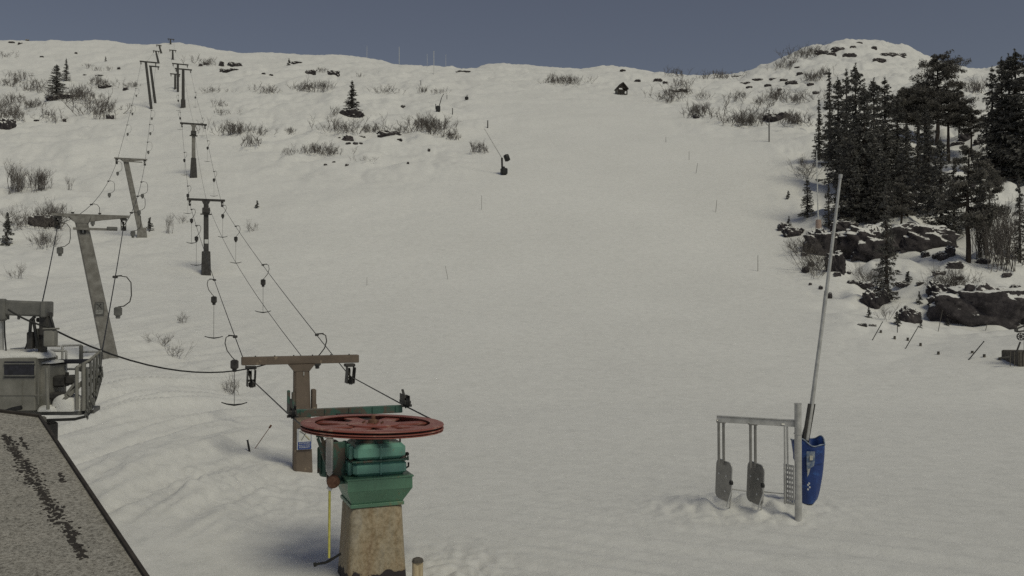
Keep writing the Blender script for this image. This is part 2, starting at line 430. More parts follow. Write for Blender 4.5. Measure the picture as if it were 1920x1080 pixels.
def drive_station():
    base = at(698, 569, 17.8); base.z = 0
    t = thing('lift_drive_station', 'green gearbox on a stained concrete plinth carrying a big red bull wheel', 'ski lift drive', base, RZ)
    L = lambda px, py, Y: local(base, RZ)(at(px, py, Y))
    # plinth: rounded tapering block
    m = MB()
    nseg = 10; prof = [(-.25, .595), (0.0, .59), (.5, .56), (1.0, .535), (1.45, .515), (1.50, .49)]
    vs = []; fs = []
    for (z, h) in prof:
        for q in range(4):
            for s_ in range(5):
                a = math.pi / 2 * q + math.pi / 2 * s_ / 4
                e = .13 if q in (0, 1, 2, 3) else .1
                cx = (h - e) * (1 if q in (0, 3) else -1); cy = (h - e) * (1 if q in (0, 1) else -1)
                vs.append((cx + e * math.cos(a), cy + e * math.sin(a), z))
    n = 20
    for i in range(len(prof) - 1):
        for j in range(n): fs.append((i * n + j, i * n + (j + 1) % n, (i + 1) * n + (j + 1) % n, (i + 1) * n + j))
    fs.append(tuple(range((len(prof) - 1) * n, len(prof) * n))); m.add(vs, fs, True)
    m.sm[-1] = False
    m.build('concrete_plinth', 'concrete', t)
    # tray
    m = MB()
    m.box((0, 0, 1.535), (1.06, 1.06, .07), bev=.01)
    z0, z1, z2 = 1.57, 1.84, 2.06
    def frus(z0, w0, d0, z1, w1, d1, ox0=0, ox1=0):
        vs = [(sx * w / 2 + ox, sy * d / 2, z) for (z, w, d, ox) in ((z0, w0, d0, ox0), (z1, w1, d1, ox1)) for sx, sy in ((-1, -1), (1, -1), (1, 1), (-1, 1))]
        m.add(vs, [(3, 2, 1, 0), (4, 5, 6, 7)] + [(i, (i + 1) % 4, 4 + (i + 1) % 4, 4 + i) for i in range(4)])
    frus(z0, 1.0, 1.0, z1, 1.27, 1.27, 0, .03)
    frus(z1 + .002, 1.275, 1.275, z2, 1.27, 1.27, .03, .03)
    m.box((.03, 0, z2 + .015), (1.32, 1.32, .03), bev=.008)
    tr = m.build('drip_tray', 'tray', t)
    # gearbox: two ribbed casings
    m = MB()
    for (za, zb, w) in ((2.09, 2.37, 1.06), (2.40, 2.70, 1.02)):
        m.box((.06, 0, (za + zb) / 2), (w, 1.04, zb - za), bev=.07)
        for i in range(4):
            y = -.33 + i * .22
            m.box((.06 - w / 2 - .035, y, (za + zb) / 2), (.09, .07, zb - za - .03), bev=.03)
        m.box((.06, -.53, (za + zb) / 2), (.03, .03, zb - za - .05), bev=.008)
    g = m.build('gearbox', 'green', t)
    m = MB(); m.box((.06, 0, 2.385), (1.12, 1.10, .026), bev=.006)
    for i in range(7): m.tube([(-.42 + i * .16, -.535, 2.36), (-.42 + i * .16, -.535, 2.41)], .014, 6)
    for i in range(5): m.tube([(.635, -.4 + i * .2, 2.34), (.635, -.4 + i * .2, 2.42)], .02, 6)
    m.build('flange', 'green_dk', t)
    m = MB(); m.lathe([(.34, 2.68), (.34, 2.76), (.25, 2.80), (.25, 2.92), (.0, 2.92)], 24)
    for i in range(8):
        a = i * math.pi / 4; m.tube([(.30 * math.cos(a), .30 * math.sin(a), 2.75), (.30 * math.cos(a), .30 * math.sin(a), 2.80)], .022, 6)
    m.build('bearing_hub', 'green_dk', t)
    m = MB(); m.tube([(.50, -.30, 2.69), (.50, -.30, 2.86), (.47, -.30, 2.92), (.42, -.30, 2.93)], .018, 8)
    m.build('breather_pipe', 'dark_steel', t)
    for k_ in range(2): m = MB(); m.box((.66, -.25 + .45 * k_, 2.44), (.06, .09, .07), bev=.015); m.build('oil_valve', 'dark_steel', t)
    m = MB(); m.tube([(.64, -.2, 2.15), (.70, -.2, 2.18), (.70, -.2, 2.26)], .02, 6)
    m.build('drain_pipe', 'dark_steel', t)
    # motor and side frame at the left
    m = MB(); m.lathe([(0, 2.02), (.20, 2.02), (.22, 2.06), (.22, 2.6), (.20, 2.66), (.12, 2.72), (0, 2.72)], 20, (-.78, .28, 0))
    for i in range(12):
        a = i * math.pi / 6; m.box((-.78 + .23 * math.cos(a), .28 + .23 * math.sin(a), 2.33), (.05, .015, .5), rz=a)
    m.build('drive_motor', 'green_dk', t)
    m = MB(); m.box((-.74, -.12, 2.35), (.36, .05, .78), bev=.012); m.box((-.64, -.2, 1.98), (.5, .3, .05), bev=.01)
    m.bar((-1.12, -.30, 2.86), (-.86, -.34, 2.05), .06, .05); m.bar((-1.02, -.1, 2.86), (-.80, -.26, 2.05), .05, .05)
    m.bar((-1.12, -.2, 2.88), (-.4, .2, 2.86), .07, .05)
    m.build('side_frame', 'green_dk', t)
    # bull wheel
    zc = 3.02; tilt = Matrix.Rotation(math.radians(1.6), 3, 'Y'); C_ = Vector((.02, 0, zc)); R0 = 1.41
    m = MB()
    prof = [(R0 - .02, .055), (R0, .048), (R0 + .01, .025), (R0 - .07, .012), (R0 - .075, -.012), (R0 + .005, -.024), (R0 + .01, -.04), (R0 - .05, -.048), (R0 - .05, -.06),
            (R0, -.068), (R0, -.085), (R0 - .26, -.085), (R0 - .26, -.07), (R0 - .09, -.065), (R0 - .09, .042), (R0 - .27, .043), (R0 - .27, .055)]
    m.lathe(prof, 96, C_, tilt, smooth=False, closed=True)
    w = m.build('bull_wheel', 'red', t)
    m = MB(); m.lathe([(R0 - .068, .010), (R0 - .045, .012), (R0 - .04, 0), (R0 - .045, -.012), (R0 - .068, -.010)], 96, C_, tilt)
    m.build('rubber_liner', 'black', w)
    for i in range(8):
        m = MB(); a = i * math.pi / 4 + .2
        R = tilt @ Matrix.Rotation(a, 3, 'Z')
        def pt(x, y, z): return C_ + R @ Vector((x, y, z))
        o = [(.42, -.15), (1.17, -.15), (1.17, .15), (.42, .15)]
        vs = [pt(x, y, -.02) for x, y in o] + [pt(x, y, .012) for x, y in o]
        m.add(vs, [(3, 2, 1, 0), (4, 5, 6, 7)] + [(q, (q + 1) % 4, 4 + (q + 1) % 4, 4 + q) for q in range(4)])
        vs = [pt(.42, -.012, -.11), pt(1.16, -.012, -.07), pt(1.16, .012, -.07), pt(.42, .012, -.11), pt(.42, -.012, -.022), pt(1.16, -.012, -.022), pt(1.16, .012, -.022), pt(.42, .012, -.022)]
        m.add(vs, [(3, 2, 1, 0), (4, 5, 6, 7)] + [(q, (q + 1) % 4, 4 + (q + 1) % 4, 4 + q) for q in range(4)])
        m.build('spoke', 'red', w)
    m = MB(); m.lathe([(0, .04), (.50, .04), (.52, .03), (.52, .015), (0, .015)], 40, C_, tilt, False)
    m.lathe([(0, -.1), (.46, -.1), (.46, -.12), (0, -.12)], 40, C_, tilt, False)
    m.build('hub_disc', 'red', w)
    m = MB(); m.lathe([(0, .20), (.035, .20), (.045, .18), (.045, .12), (.09, .10), (.10, .042), (.0, .042)], 20, C_, tilt, False)
    for i in range(8):
        a = i * math.pi / 4; c = C_ + tilt @ Vector((.2 * math.cos(a), .2 * math.sin(a), .05)); m.lathe([(0, .02), (.02, .02), (.02, -.01)], 6, c, tilt, False)
    m.lathe([(.16, -.12), (.16, .014)], 20, C_, tilt)
    m.build('axle', 'rust', w)
    # guide beam behind the wheel with its two rope sheaves
    m = MB(); m.box((-.03, 2.2, 3.05), (2.42, .13, .17), bev=.012)
    for i in range(5): m.box((-1.1 + i * .53, 2.12, 3.05), (.02, .03, .16), bev=.003)
    m.build('guide_beam', 'green_dk', t)
    m = MB(); m.box((-.06, 1.2, 2.98), (.55, 2.0, .07), bev=.012); m.box((-.06, 1.2, 2.90), (.10, 2.0, .10), bev=.012)
    m.build('beam_arm', 'dark_steel', t)
    for sx in (-1, 1):
        m = MB(); cx = -.03 + sx * 1.26; cy = 2.1
        Rw = Matrix.Rotation(math.pi / 2, 3, 'X') @ Matrix.Rotation(0, 3, 'Z')
        Rw = Matrix.Rotation(math.pi / 2, 3, 'Y')
        zo = .12 if sx > 0 else .0
        m.box((cx, cy, 3.10 + zo), (.16, .46, .10), bev=.02, shear=(0, .0))
        m.box((cx - .07, cy, 3.18 + zo), (.02, .38, .20), bev=.01); m.box((cx + .07, cy + .04, 3.16 + zo), (.02, .34, .16), bev=.01)
        m.bar((cx, cy - .2, 3.0 + zo), (cx + sx * .0, cy + .25, 3.35 + zo), .05, .04)
        m.tube([(cx - .12, cy - .12, 3.02 + zo), (cx + .12, cy - .12, 3.02 + zo)], .03, 8)
        sb = m.build('sheave_block', 'dark_steel', t)
        for dy in (-.14, .16):
            m = MB(); m.lathe([(0, -.03), (.12, -.03), (.10, 0), (.12, .03), (0, .03)], 20, (cx, cy + dy, 3.08 + zo - .0), Rw, False)
            m.build('sheave', 'black', sb)
    return t
drive_station()

# the T-bar parked at the plinth
def parked_tbar():
    o = at(617, 822, 17.1); gx = lambda px, py: Vector((at(px, py, 17.1) - o))
    t = thing('parked_tbar', 'yellow rod T-bar hanging from a galvanised case beside the green gearbox', 't-bar hanger', o)
    m = MB(); m.box(gx(618, 853), (.13, .12, .66), bev=.02); m.box(gx(618, 818), (.17, .14, .05), bev=.01); m.bar(gx(616, 884), gx(622, 890), .1, .09)
    m.build('spring_case', 'galv', t)
    m = MB(); c = gx(625, 903); m.lathe([(0, -.07), (.10, -.07), (.125, -.03), (.125, .03), (.10, .07), (0, .07)], 22, c, Matrix.Rotation(math.pi / 2, 3, 'X'), False)
    m.build('rope_reel', 'rust', t)
    m = MB(); m.box(gx(618, 916), (.10, .07, .06), bev=.01, mat=Matrix.Rotation(.5, 3, 'Y')); m.build('rope_clip', 'white', t)
    m = MB(); m.tube([gx(618, 920), gx(617.5, 980), gx(617, 1046)], .024, 10); m.build('rod', 'yellow', t)
    m = MB(); m.tube([gx(591, 1059), gx(597, 1057), gx(610, 1055), gx(618, 1051), (gx(628, 1045)), gx(639, 1038)], [.026, .024, .026, .03, .024, .024], 10)
    m.tube([gx(590, 1055), gx(591, 1062)], .03, 8)
    m.build('handle', 'black', t)
parked_tbar()

# ================================================================== towers
def text_obj(s_, size, mat, parent, loc, rot, name='lettering'):
    cu = bpy.data.curves.new(name, 'FONT'); cu.body = s_; cu.size = size; cu.extrude = .002; cu.align_x = 'CENTER'; cu.align_y = 'CENTER'
    o = bpy.data.objects.new(name, cu); dg = bpy.context.evaluated_depsgraph_get(); COL.objects.link(o)
    dg = bpy.context.evaluated_depsgraph_get(); me = bpy.data.meshes.new_from_object(o.evaluated_get(dg)); bpy.data.objects.remove(o)
    me.materials.clear(); me.materials.append(M[mat]); me.name = name
    n = bpy.data.objects.new(name, me); COL.objects.link(n); n.parent = parent; n.location = loc; n.rotation_euler = rot
    return n

def sign_board(parent, c, w, rot_y=0.0, blue=True):
    """white pictogram square above a text panel; faces -y"""
    x, y, z = c; h = w * 1.0; h2 = w * .62
    m = MB(); m.box((x, y, z - h2 / 2), (w * 1.22, .012, (h + h2) * 1.06), bev=.003); s = m.build('warning_sign', 'white' if blue else 'grey_paint', parent)
    m = MB(); e = w * .06
    for (a, b_) in (((-w * .53, z + h / 2 + .02), (w * .53, z + h / 2 + .02)),): m.bar((x + a[0], y - .010, a[1]), (x + b_[0], y - .010, b_[1]), e * .6, .008)
    for sx in (-1, 1): m.bar((x + sx * w * .53, y - .010, z - h / 2 - h2), (x + sx * w * .53, y - .010, z + h / 2), e * .6, .008)
    m.build('border', 'signblue' if blue else 'black', s)
    m = MB()
    m.bar((x - w * .40, y - .010, z + h * .38), (x + w * .05, y - .010, z + h * .08), e * 1.5, .008)
    m.bar((x + w * .12, y - .012, z + h * .22), (x - w * .25, y - .012, z - h * .38), e * 1.3, .008)
    m.lathe([(0, -.004), (w * .085, -.004), (w * .085, .004), (0, .004)], 12, (x + w * .16, y - .012, z + h * .30), Matrix.Rotation(math.pi / 2, 3, 'X'), False)
    m.build('pictogram', 'black', s)
    m = MB(); m.bar((x + w * .05, y - .014, z), (x + w * .40, y - .014, z - h * .36), e * 1.5, .008); m.build('pictogram_bar', 'yrod' if blue else 'black', s)
    m = MB(); m.box((x, y - .009, z - h / 2 - h2 / 2 - .01), (w * 1.04, .008, h2), bev=.002); m.build('text_panel', 'signblue' if blue else 'grey_paint', s)
    for i, tx in enumerate(('AVSTIGNING', 'BRUK AV HEISEN', 'FORBUDT')):
        text_obj(tx, w * (.155, .125, .19)[i], 'white', s, (x, y - .016, z - h / 2 - h2 * (.22 + .27 * i)), (math.pi / 2, 0, 0))
    return s

TOW = {}
def tower(key, label, D, base_px, top_px, half_px, wb, wt, mat, beam_h=.16, beam_d=.2, sleeve=None, collar=False, second=None, flare=0, group=None, far=False, beam_mat=None, rz=RZ, foot=0, bend=None):
    """base_px/top_px: axis of the pole in the view; half_px: ends of the crossbeam"""
    b = at(base_px[0], base_px[1], D); g = gz(b.x, b.y)
    b.z = g
    tp = at(top_px[0], top_px[1], D) - b
    e0 = at(half_px[0], top_px[1], D) - b; e1 = at(half_px[1], top_px[1], D) - b
    t = thing('lift_tower', label, 'ski lift tower', b, rz, group)
    c, s = math.cos(rz), math.sin(rz)
    h = tp.z; lx = tp.x / c      # lean sideways along the beam
    xa, xb = e0.x / c, e1.x / c
    m = MB(); sb = .0
    zs = [-.8, 0, h * .5, h - .02]
    vs = []; fs = []
    for i, z in enumerate(zs):
        k_ = max(z, 0) / h; w = wb + (wt - wb) * k_; x = lx * max(z, -0.0) / h + (0 if z >= 0 else lx * z / h)
        e = w * .12
        for (px_, py_) in ((w/2-e, -w*.4), (w/2, -w*.4+e), (w/2, w*.4-e), (w/2-e, w*.4), (-w/2+e, w*.4), (-w/2, w*.4-e), (-w/2, -w*.4+e), (-w/2+e, -w*.4)):
            vs.append((x + px_, py_, z))
    for i in range(len(zs) - 1):
        for j in range(8): fs.append((i * 8 + j, i * 8 + (j + 1) % 8, (i + 1) * 8 + (j + 1) % 8, (i + 1) * 8 + j))
    fs.append(tuple(range(24, 32))); m.add(vs, fs)
    m.build('pole', mat, t)
    axis = lambda z: lx * z / h
    if flare:
        m = MB(); z0 = h - flare; w0 = wt * 1.02; w1 = wt * 1.75; cx0, cx1 = axis(z0), axis(h)
        vs = [(cx0 - w0/2, -w0*.42, z0), (cx0 + w0/2, -w0*.42, z0), (cx0 + w0/2, w0*.42, z0), (cx0 - w0/2, w0*.42, z0), (cx1 - w1/2, -w0*.45, h - .004), (cx1 + w1/2, -w0*.45, h - .004), (cx1 + w1/2, w0*.45, h - .004), (cx1 - w1/2, w0*.45, h - .004)]
        m.add(vs, [(3, 2, 1, 0), (4, 5, 6, 7)] + [(q, (q + 1) % 4, 4 + (q + 1) % 4, 4 + q) for q in range(4)]); m.build('bracket', mat, t)
    m = MB(); bm = beam_mat or mat
    if far or key[0] != 'L': m.box(((xa + xb) / 2, 0, h + beam_h / 2), (xb - xa, beam_d, beam_h), bev=.015)
    else:
        cx = axis(h)
        vs = []; fs = []
        st = [(xa, .10), (cx - wt * 1.0, .17), (cx - wt * .5, beam_h * 1.5), (cx + wt * .6, beam_h * 1.5), (cx + wt * 1.8, beam_h * 1.0), (xb, .10)]
        for (x, hh) in st:
            for (yy, z) in ((-beam_d/2, h + .12 - hh), (beam_d/2, h + .12 - hh), (beam_d/2, h + .12), (-beam_d/2, h + .12)): vs.append((x, yy, z))
        for i in range(len(st) - 1):
            for j in range(4): fs.append((i*4 + j, (i+1)*4 + j, (i+1)*4 + (j+1) % 4, i*4 + (j+1) % 4))
        fs += [(0, 1, 2, 3), tuple(reversed(range(len(vs) - 4, len(vs))))]; m.add(vs, fs)
    m.build('crossbeam', bm, t)
    if sleeve:
        z1, w0, w1 = sleeve; m = MB(); m.box((axis(z1 / 2), 0, z1 / 2 - .3), (w0, w0, z1 + .6), bev=.05, taper=w1 / w0, shear=(axis(z1), 0)); m.build('base_sleeve', 'dark_steel', t)
    if foot:
        m = MB(); m.box((0, 0, foot / 2 - .2), (wb * 1.9, wb * 1.7, foot + .4), bev=.08, taper=.75); m.build('concrete_foot', 'grey_conc', t)
    if collar:
        m = MB(); z = h * collar; m.box((axis(z), 0, z), (wt * 1.6, wt * 1.5, h * .075), bev=.03); m.box((axis(z), 0, z - h * .05), (wt * 2.4, wt * 1.9, .06), bev=.02); m.build('service_platform', 'dark_steel', t)
    if second:
        z, x0, x1 = second; m = MB(); m.box(((x0 + x1) / 2, -wt * .5 - .06, z), (x1 - x0, .1, .12), bev=.015); m.build('lower_crossbeam', mat, t)
        if key == 'L1':
            m = MB(); m.box((x1 - .25, -wt * .5 - .07, z + .06), (.5, .16, .16), bev=.02); m.build('junction_box', 'grey_paint', t)
    ends = []
    for sgn, x in ((-1, xa), (1, xb)):
        if sgn < 0: x += .28
        else: x -= .28
        m = MB(); z = h - .02
        sc_ = 1.0 if key[0] != 'L' else 1.25
        if key == 'T1': sc_ = 1.25
        if far:
            m.box((x, 0, z - .3), (.22, .35, .5), bev=.03); m.build('sheave_block', 'dark_steel', t)
        else:
            for dx in (-.09, .09):
                m.box((x + dx * sc_, -.02, z - .30 * sc_), (.025, .34 * sc_, .42 * sc_), bev=.03, shear=(0, -.22))
            m.box((x, .0, z - .06), (.26 * sc_, .30, .10), bev=.02)
            m.tube([(x - .13, -.12, z - .36 * sc_), (x + .13, -.12, z - .36 * sc_)], .035, 8)
            m.bar((x - .1, .1, z - .05), (x + .05, -.22, z - .5 * sc_), .05, .05)
            m.box((x + .02, -.14, z - .46 * sc_), (.2, .16, .16), bev=.03)
            sb_ = m.build('sheave_block', 'dark_steel', t)
            for (dy, dz) in ((.08, -.22), (-.16, -.44)):
                m = MB(); m.lathe([(0, -.03), (.13, -.03), (.105, 0), (.13, .03), (0, .03)], 16, (x, dy * sc_, z + dz * sc_), Matrix.Rotation(math.pi / 2, 3, 'Y'), False)
                m.build('sheave', 'black', sb_)
        lp = Vector((x, 0, h - (.34 * sc_ if not far else .4)))
        ends.append(Vector(b) + Matrix.Rotation(rz, 3, 'Z') @ lp)
    topc = Vector(b) + Matrix.Rotation(rz, 3, 'Z') @ Vector((axis(h), 0, h + beam_h))
    TOW[key] = (t, ends[0], ends[1], topc, h, axis)
    return t

GF = 'far towers of the right-hand lift near the ridge'
GL = 'far leaning towers of the left-hand lift near the ridge'
t1 = tower('T1', 'brown steel T-shaped lift tower with a blue and white sign, behind the red bull wheel', 28, (567, 893), (565, 682), (465, 665), .58, .46, 'brown_steel', .25, .28, flare=.22)
t2 = tower('T2', 'dark T-shaped lift tower with wide dark base sleeve, next uphill from the brown one', 90, (386.5, 525), (386.5, 377), (355, 418), .50, .46, 'far_steel', .22, .3, sleeve=(2.35, .95, .8), collar=.87, beam_mat='dark_steel', flare=.35)
t3 = tower('T3', 'dark T-shaped lift tower with a tapered base sleeve, third uphill in the right-hand line', 140, (363, 334), (363, 234), (341, 385), .62, .5, 'grey_conc', .25, .35, sleeve=(3.0, 1.15, .75), collar=.84, beam_mat='dark_steel', flare=.3)
tower('T4', 'T-shaped lift tower just below the ridge with a dark lower half and a wide crossbeam', 208, (343.5, 195), (343.5, 131), (330, 358), .75, .6, 'far_steel', .28, .3, sleeve=(1.9, 1.15, 1.0), beam_mat='dark_steel', far=True)
for key, D, b_, tp_, hp, lab in (
    ('T5', 238, (333.5, 170), (333.5, 121), (324, 351), 'far lift tower with its crossbeam standing out to the right, directly above the sleeved one'),
    ('T6', 246, (328.5, 170), (328.5, 140), (320, 337), 'short far lift tower left of the one with the offset crossbeam'),
    ('T7', 330, (324, 119), (323.8, 95), (318, 330), 'small lift tower high on the slope below the skyline tower'),
    ('T8', 385, (319.8, 93), (319.5, 74), (315, 326), 'tiny lift tower standing against the sky on the ridge')):
    tower(key, lab, D, b_, tp_, hp, .6 if D < 300 else .8, .55, 'far_steel', .28, .3, far=True, group=GF, beam_mat='dark_steel')
l1 = tower('L1', 'tall leaning grey concrete lift tower with a small sign, nearest of the left-hand line', 45.6, (207, 676), (160, 408), (116, 238), .74, .58, 'grey_conc', .26, .34, flare=.35, second=(6.6, -1.75, .3))
tower('L2', 'leaning grey lift tower with a concrete foot, second uphill in the left-hand line', 106, (266, 450), (240, 300), (222, 275), .66, .6, 'grey_conc', .26, .34, second=(8.9, -2.1, 0.0), foot=1.1, flare=.3)
for key, D, b_, tp_, hp, lab in (
    ('L3', 206, (284, 178), (275, 118), (265, 293), 'leaning far lift tower with a wide crossbeam, third of the left-hand line'),
    ('L4', 214, (291.5, 171), (283.5, 126), (281, 298), 'leaning far lift tower close behind the third of the left-hand line'),
    ('L5', 318, (297.5, 116), (293, 97), (288, 299), 'thin leaning tower high on the slope, lower of the two at the ridge'),
    ('L6', 350, (302.5, 110), (299, 86), (294, 303), 'thin leaning tower at the top of the left-hand line by the ridge')):
    tower(key, lab, D, b_, tp_, hp, .62 if D < 300 else .8, .55, 'far_steel', .28, .3, far=True, group=GL, beam_mat='dark_steel')

# trim on the brown tower
T = TOW['T1'][0]; c1, s1 = math.cos(RZ), math.sin(RZ)
Lt = lambda px, py, Y: local(T.location, RZ)(at(px, py, Y))
sign_board(T, (.02, -.275, Lt(567, 814, 28).z), .38)
text_obj('1', .17, 'white', T, (0.0, -.225, Lt(567, 700, 28).z), (math.pi / 2, 0, 0), 'number')
m = MB(); z = Lt(0, 752, 28).z
m.box((-.30, -.10, z - .05), (.10, .22, .70), bev=.02); m.box((-.44, -.02, z + .05), (.09, .12, .62), bev=.02); m.bar((-.5, -.05, z - .28), (-.22, -.1, z - .22), .05, .05)
m.build('cable_bracket', 'green_dk', T)
m = MB(); m.box((.33, -.04, z + .02), (.14, .26, .70), bev=.025); m.box((.40, .0, z - .25), (.08, .16, .3), bev=.02); m.build('control_box', 'brown_steel', T)
m = MB()
for q in range(6): x = -1.45 + q * .58; m.tube([(x, -.05, TOW['T1'][4] + .25), (x, -.05, TOW['T1'][4] + .285)], .022, 6)
m.build('bolt_heads', 'dark_steel', T)
T = TOW['L1'][0]; ax = TOW['L1'][5]; h = TOW['L1'][4]
zsg = local(T.location, RZ)(at(194, 578, 45.6)).z
sb = sign_board(T, (ax(zsg) + .0, -.34, zsg + .1), .36, blue=False)
m = MB(); m.box((ax(h - .75), -.275, h - .75), (.26, .02, .28), bev=.004); nb = m.build('number_plate', 'black', T)
text_obj('1', .26, 'white', nb, (ax(h - .75), -.292, h - .75), (math.pi / 2, 0, 0), 'number')
m = MB(); z = local(T.location, RZ)(at(190, 584, 45.6)).z; 
m.bar((ax(h) - .35, 0, h + .15), (ax(h) - .35, 0, h + .22), .14, .14); m.bar((ax(h) + .9, 0, h + .15), (ax(h) + .9, 0, h + .22), .14, .14); m.build('beam_cap', 'dark_steel', T)
m = MB(); z = local(TOW['T2'][0].location, RZ)(at(386, 453, 90)).z; m.box((0, -.22, z), (.36, .02, .42), bev=.004); m.build('sign_plate', 'white', TOW['T2'][0])

# ================================================================== ropes and hangers
def sag_pts(P, Q, sag, n=14):
    P, Q = Vector(P), Vector(Q)
    return [P.lerp(Q, i / n) - Vector((0, 0, 4 * sag * (i / n) * (1 - i / n))) for i in range(n + 1)]
def rope(label, spans, r, name='haul_rope', mat='rope', group=None, cat='cable'):
    pts = []
    for (P, Q, s) in spans:
        q = sag_pts(P, Q, s); pts += q if not pts else q[1:]
    o = pts[0].copy(); m = MB(); m.tube([p - o for p in pts], r, 5)
    return tag(m.build(name, mat, None, o), label, cat, group)
WZ = 3.03
wc = at(698, 569, 17.8)
dx = Vector((math.cos(RZ), math.sin(RZ), 0)); dy = Vector((-math.sin(RZ), math.cos(RZ), 0))
wl = Vector((wc.x, wc.y, WZ + .04)) - dx * 1.37; wr = Vector((wc.x, wc.y, WZ - .03)) + dx * 1.37
gb = Vector((wc.x, wc.y, 0))
sl = gb + dx * (-1.29) + dy * 2.1; sl.z = 2.98; sr = gb + dx * 1.23 + dy * 2.1; sr.z = 3.12
seqL = [wl, sl] + [TOW[k_][1] for k_ in ('T1', 'T2', 'T3', 'T4', 'T5', 'T7', 'T8')]
seqR = [wr, sr] + [TOW[k_][2] for k_ in ('T1', 'T2', 'T3', 'T4', 'T5', 'T7', 'T8')]
sags = [0, 0, .35, .5, .6, .2, .6, .5]
SL = list(zip(seqL[:-1], seqL[1:], sags)); SR = list(zip(seqR[:-1], seqR[1:], sags))
rope('left strand of the haul rope running up from the red bull wheel', SL, .017)
rope('right strand of the haul rope running up from the red bull wheel', SR, .017)
rope('thin signal cable strung along the tower tops of the right-hand lift', [(TOW[a][3], TOW[b_][3], s) for a, b_, s in (('T1', 'T2', .9), ('T2', 'T3', .8), ('T3', 'T4', .8))], .013, 'signal_cable')
stL = at(78, 572, 26); stR = at(189, 672, 24.5)
LL = [stL] + [TOW[k_][1] for k_ in ('L1', 'L2', 'L3', 'L5')]; LR = [stR] + [TOW[k_][2] for k_ in ('L1', 'L2', 'L3', 'L5')]
SLL = list(zip(LL[:-1], LL[1:], [.1, 1.3, .9, .8])); SLR = list(zip(LR[:-1], LR[1:], [.1, 1.0, .9, .8]))
rope('left strand of the rope between the leaning towers on the left', SLL, .02)
rope('right strand of the rope between the leaning towers on the left', SLR, .02)
rope('slack black cable sagging from the lift platform to the brown tower', [(at(15, 580, 19.6), at(90, 613, 19.7), .05), (at(90, 613, 19.7), at(512, 679, 28.0), .62)], .022, 'slack_cable', 'black')

def on_span(span, px):
    P, Q, s = span; best = None
    for i in range(401):
        t_ = i / 400; p = P.lerp(Q, t_) - Vector((0, 0, 4 * s * t_ * (1 - t_)))
        e = abs(to_px(p)[0] - px)
        if best is None or e < best[0]: best = (e, p)
    return best[1]
def make_hanger(side, bar=True, scale=1.0, thick=1.0, drop=1.75, boxy=False):
    """grip on the rope, swan-neck arm, spring reel, cord and T handle; origin at the grip"""
    t = bpy.data.objects.new('tbar_hanger', None); COL.objects.link(t); s = side
    m = MB(); m.box((0, 0, .02), (.10, .30, .10), bev=.02); m.bar((0, 0, .05), (s * .26, 0, .07), .05, .05); m.build('rope_grip', 'dark_steel', t)
    m = MB()
    if boxy: pts = [(s * .2, 0, .06), (s * .45, 0, .02), (s * .62, 0, -.2), (s * .64, 0, -.7), (s * .58, 0, -.95), (s * .35, 0, -1.12), (s * .12, 0, -1.15)]
    else: pts = [(s * .2, 0, .06), (s * .34, 0, .0), (s * .38, 0, -.22), (s * .30, 0, -.5), (s * .12, 0, -.74), (s * .02, 0, -.84)]
    m.tube(pts, .018 * thick, 6); m.build('arm', 'dark_steel', t)
    ex, ez = pts[-1][0], pts[-1][2]
    m = MB(); m.box((ex, 0, ez - .18), (.26, .26, .36), bev=.05); m.box((ex, 0, ez - .40), (.14, .14, .12), bev=.02); m.build('spring_reel', 'dark_steel' if not boxy else 'grey_paint', t)
    if bar:
        z0 = ez - .42; m = MB(); m.tube([(ex, 0, z0), (ex, 0, z0 - drop)], .011 * thick, 5); m.build('pull_cord', 'dark_steel', t)
        m = MB(); z1 = z0 - drop; w = .48
        m.tube([(ex - w, 0, z1 + .07), (ex - w * .6, 0, z1 + .01), (ex, 0, z1 - .03), (ex + w * .6, 0, z1 + .01), (ex + w, 0, z1 + .07)], [.02 * thick, .026 * thick, .04 * thick, .026 * thick, .02 * thick], 6)
        m.build('handle', 'black', t)
    return t
protos = {}
def hanger(kind, p, label, group=None, rz=0.0):
    if kind not in protos:
        protos[kind] = make_hanger(*kind); t = protos[kind]
    else: t = copy_tree(protos[kind])
    t.location = p; t.rotation_euler = (0, 0, rz)
    tag(t, label, 't-bar hanger', group); t.scale = (1, 1, 1)
    return t
def kd_(side, bar, thick, drop, boxy=False): return (side, bar, 1.0, thick, drop, boxy)
T12R, T12L = SR[2], SL[2]; T23R, T23L = SR[3], SL[3]; T34R, T34L = SR[4], SL[4]
hanger(kd_(1, True, 1, 1.55), on_span(T12R, 493), 't-bar on the right-hand rope whose handle hangs beside the signal cable, second uphill')
hanger(kd_(1, False, 1.3, 0), on_span(T12R, 594), 'swan-neck hanger on the right-hand rope just above the brown crossbeam', None)
hanger(kd_(1, True, 1, 1.75), on_span(T12R, 442), 't-bar on the right-hand rope, third uphill from the brown tower')
hanger(kd_(1, True, 1.2, 1.9), on_span(T12R, 417.5), 't-bar directly below the right sheave of the tower with the dark base sleeve')
hanger(kd_(-1, True, 1, 1.25), on_span(T12L, 441), 't-bar on the left-hand rope above the left end of the brown crossbeam')
hanger(kd_(-1, True, 1, 1.75), on_span(T12L, 402), 't-bar dangling at the foot of the dark base sleeve, on the left-hand rope')
hanger(kd_(1, True, 1, 1.9), on_span(T12L, 368), 't-bar left of the dark base sleeve, third up the left-hand rope')
hanger(kd_(1, True, 1.2, 1.9), on_span(T12L, 359), 't-bar directly below the left sheave of the tower with the dark base sleeve')
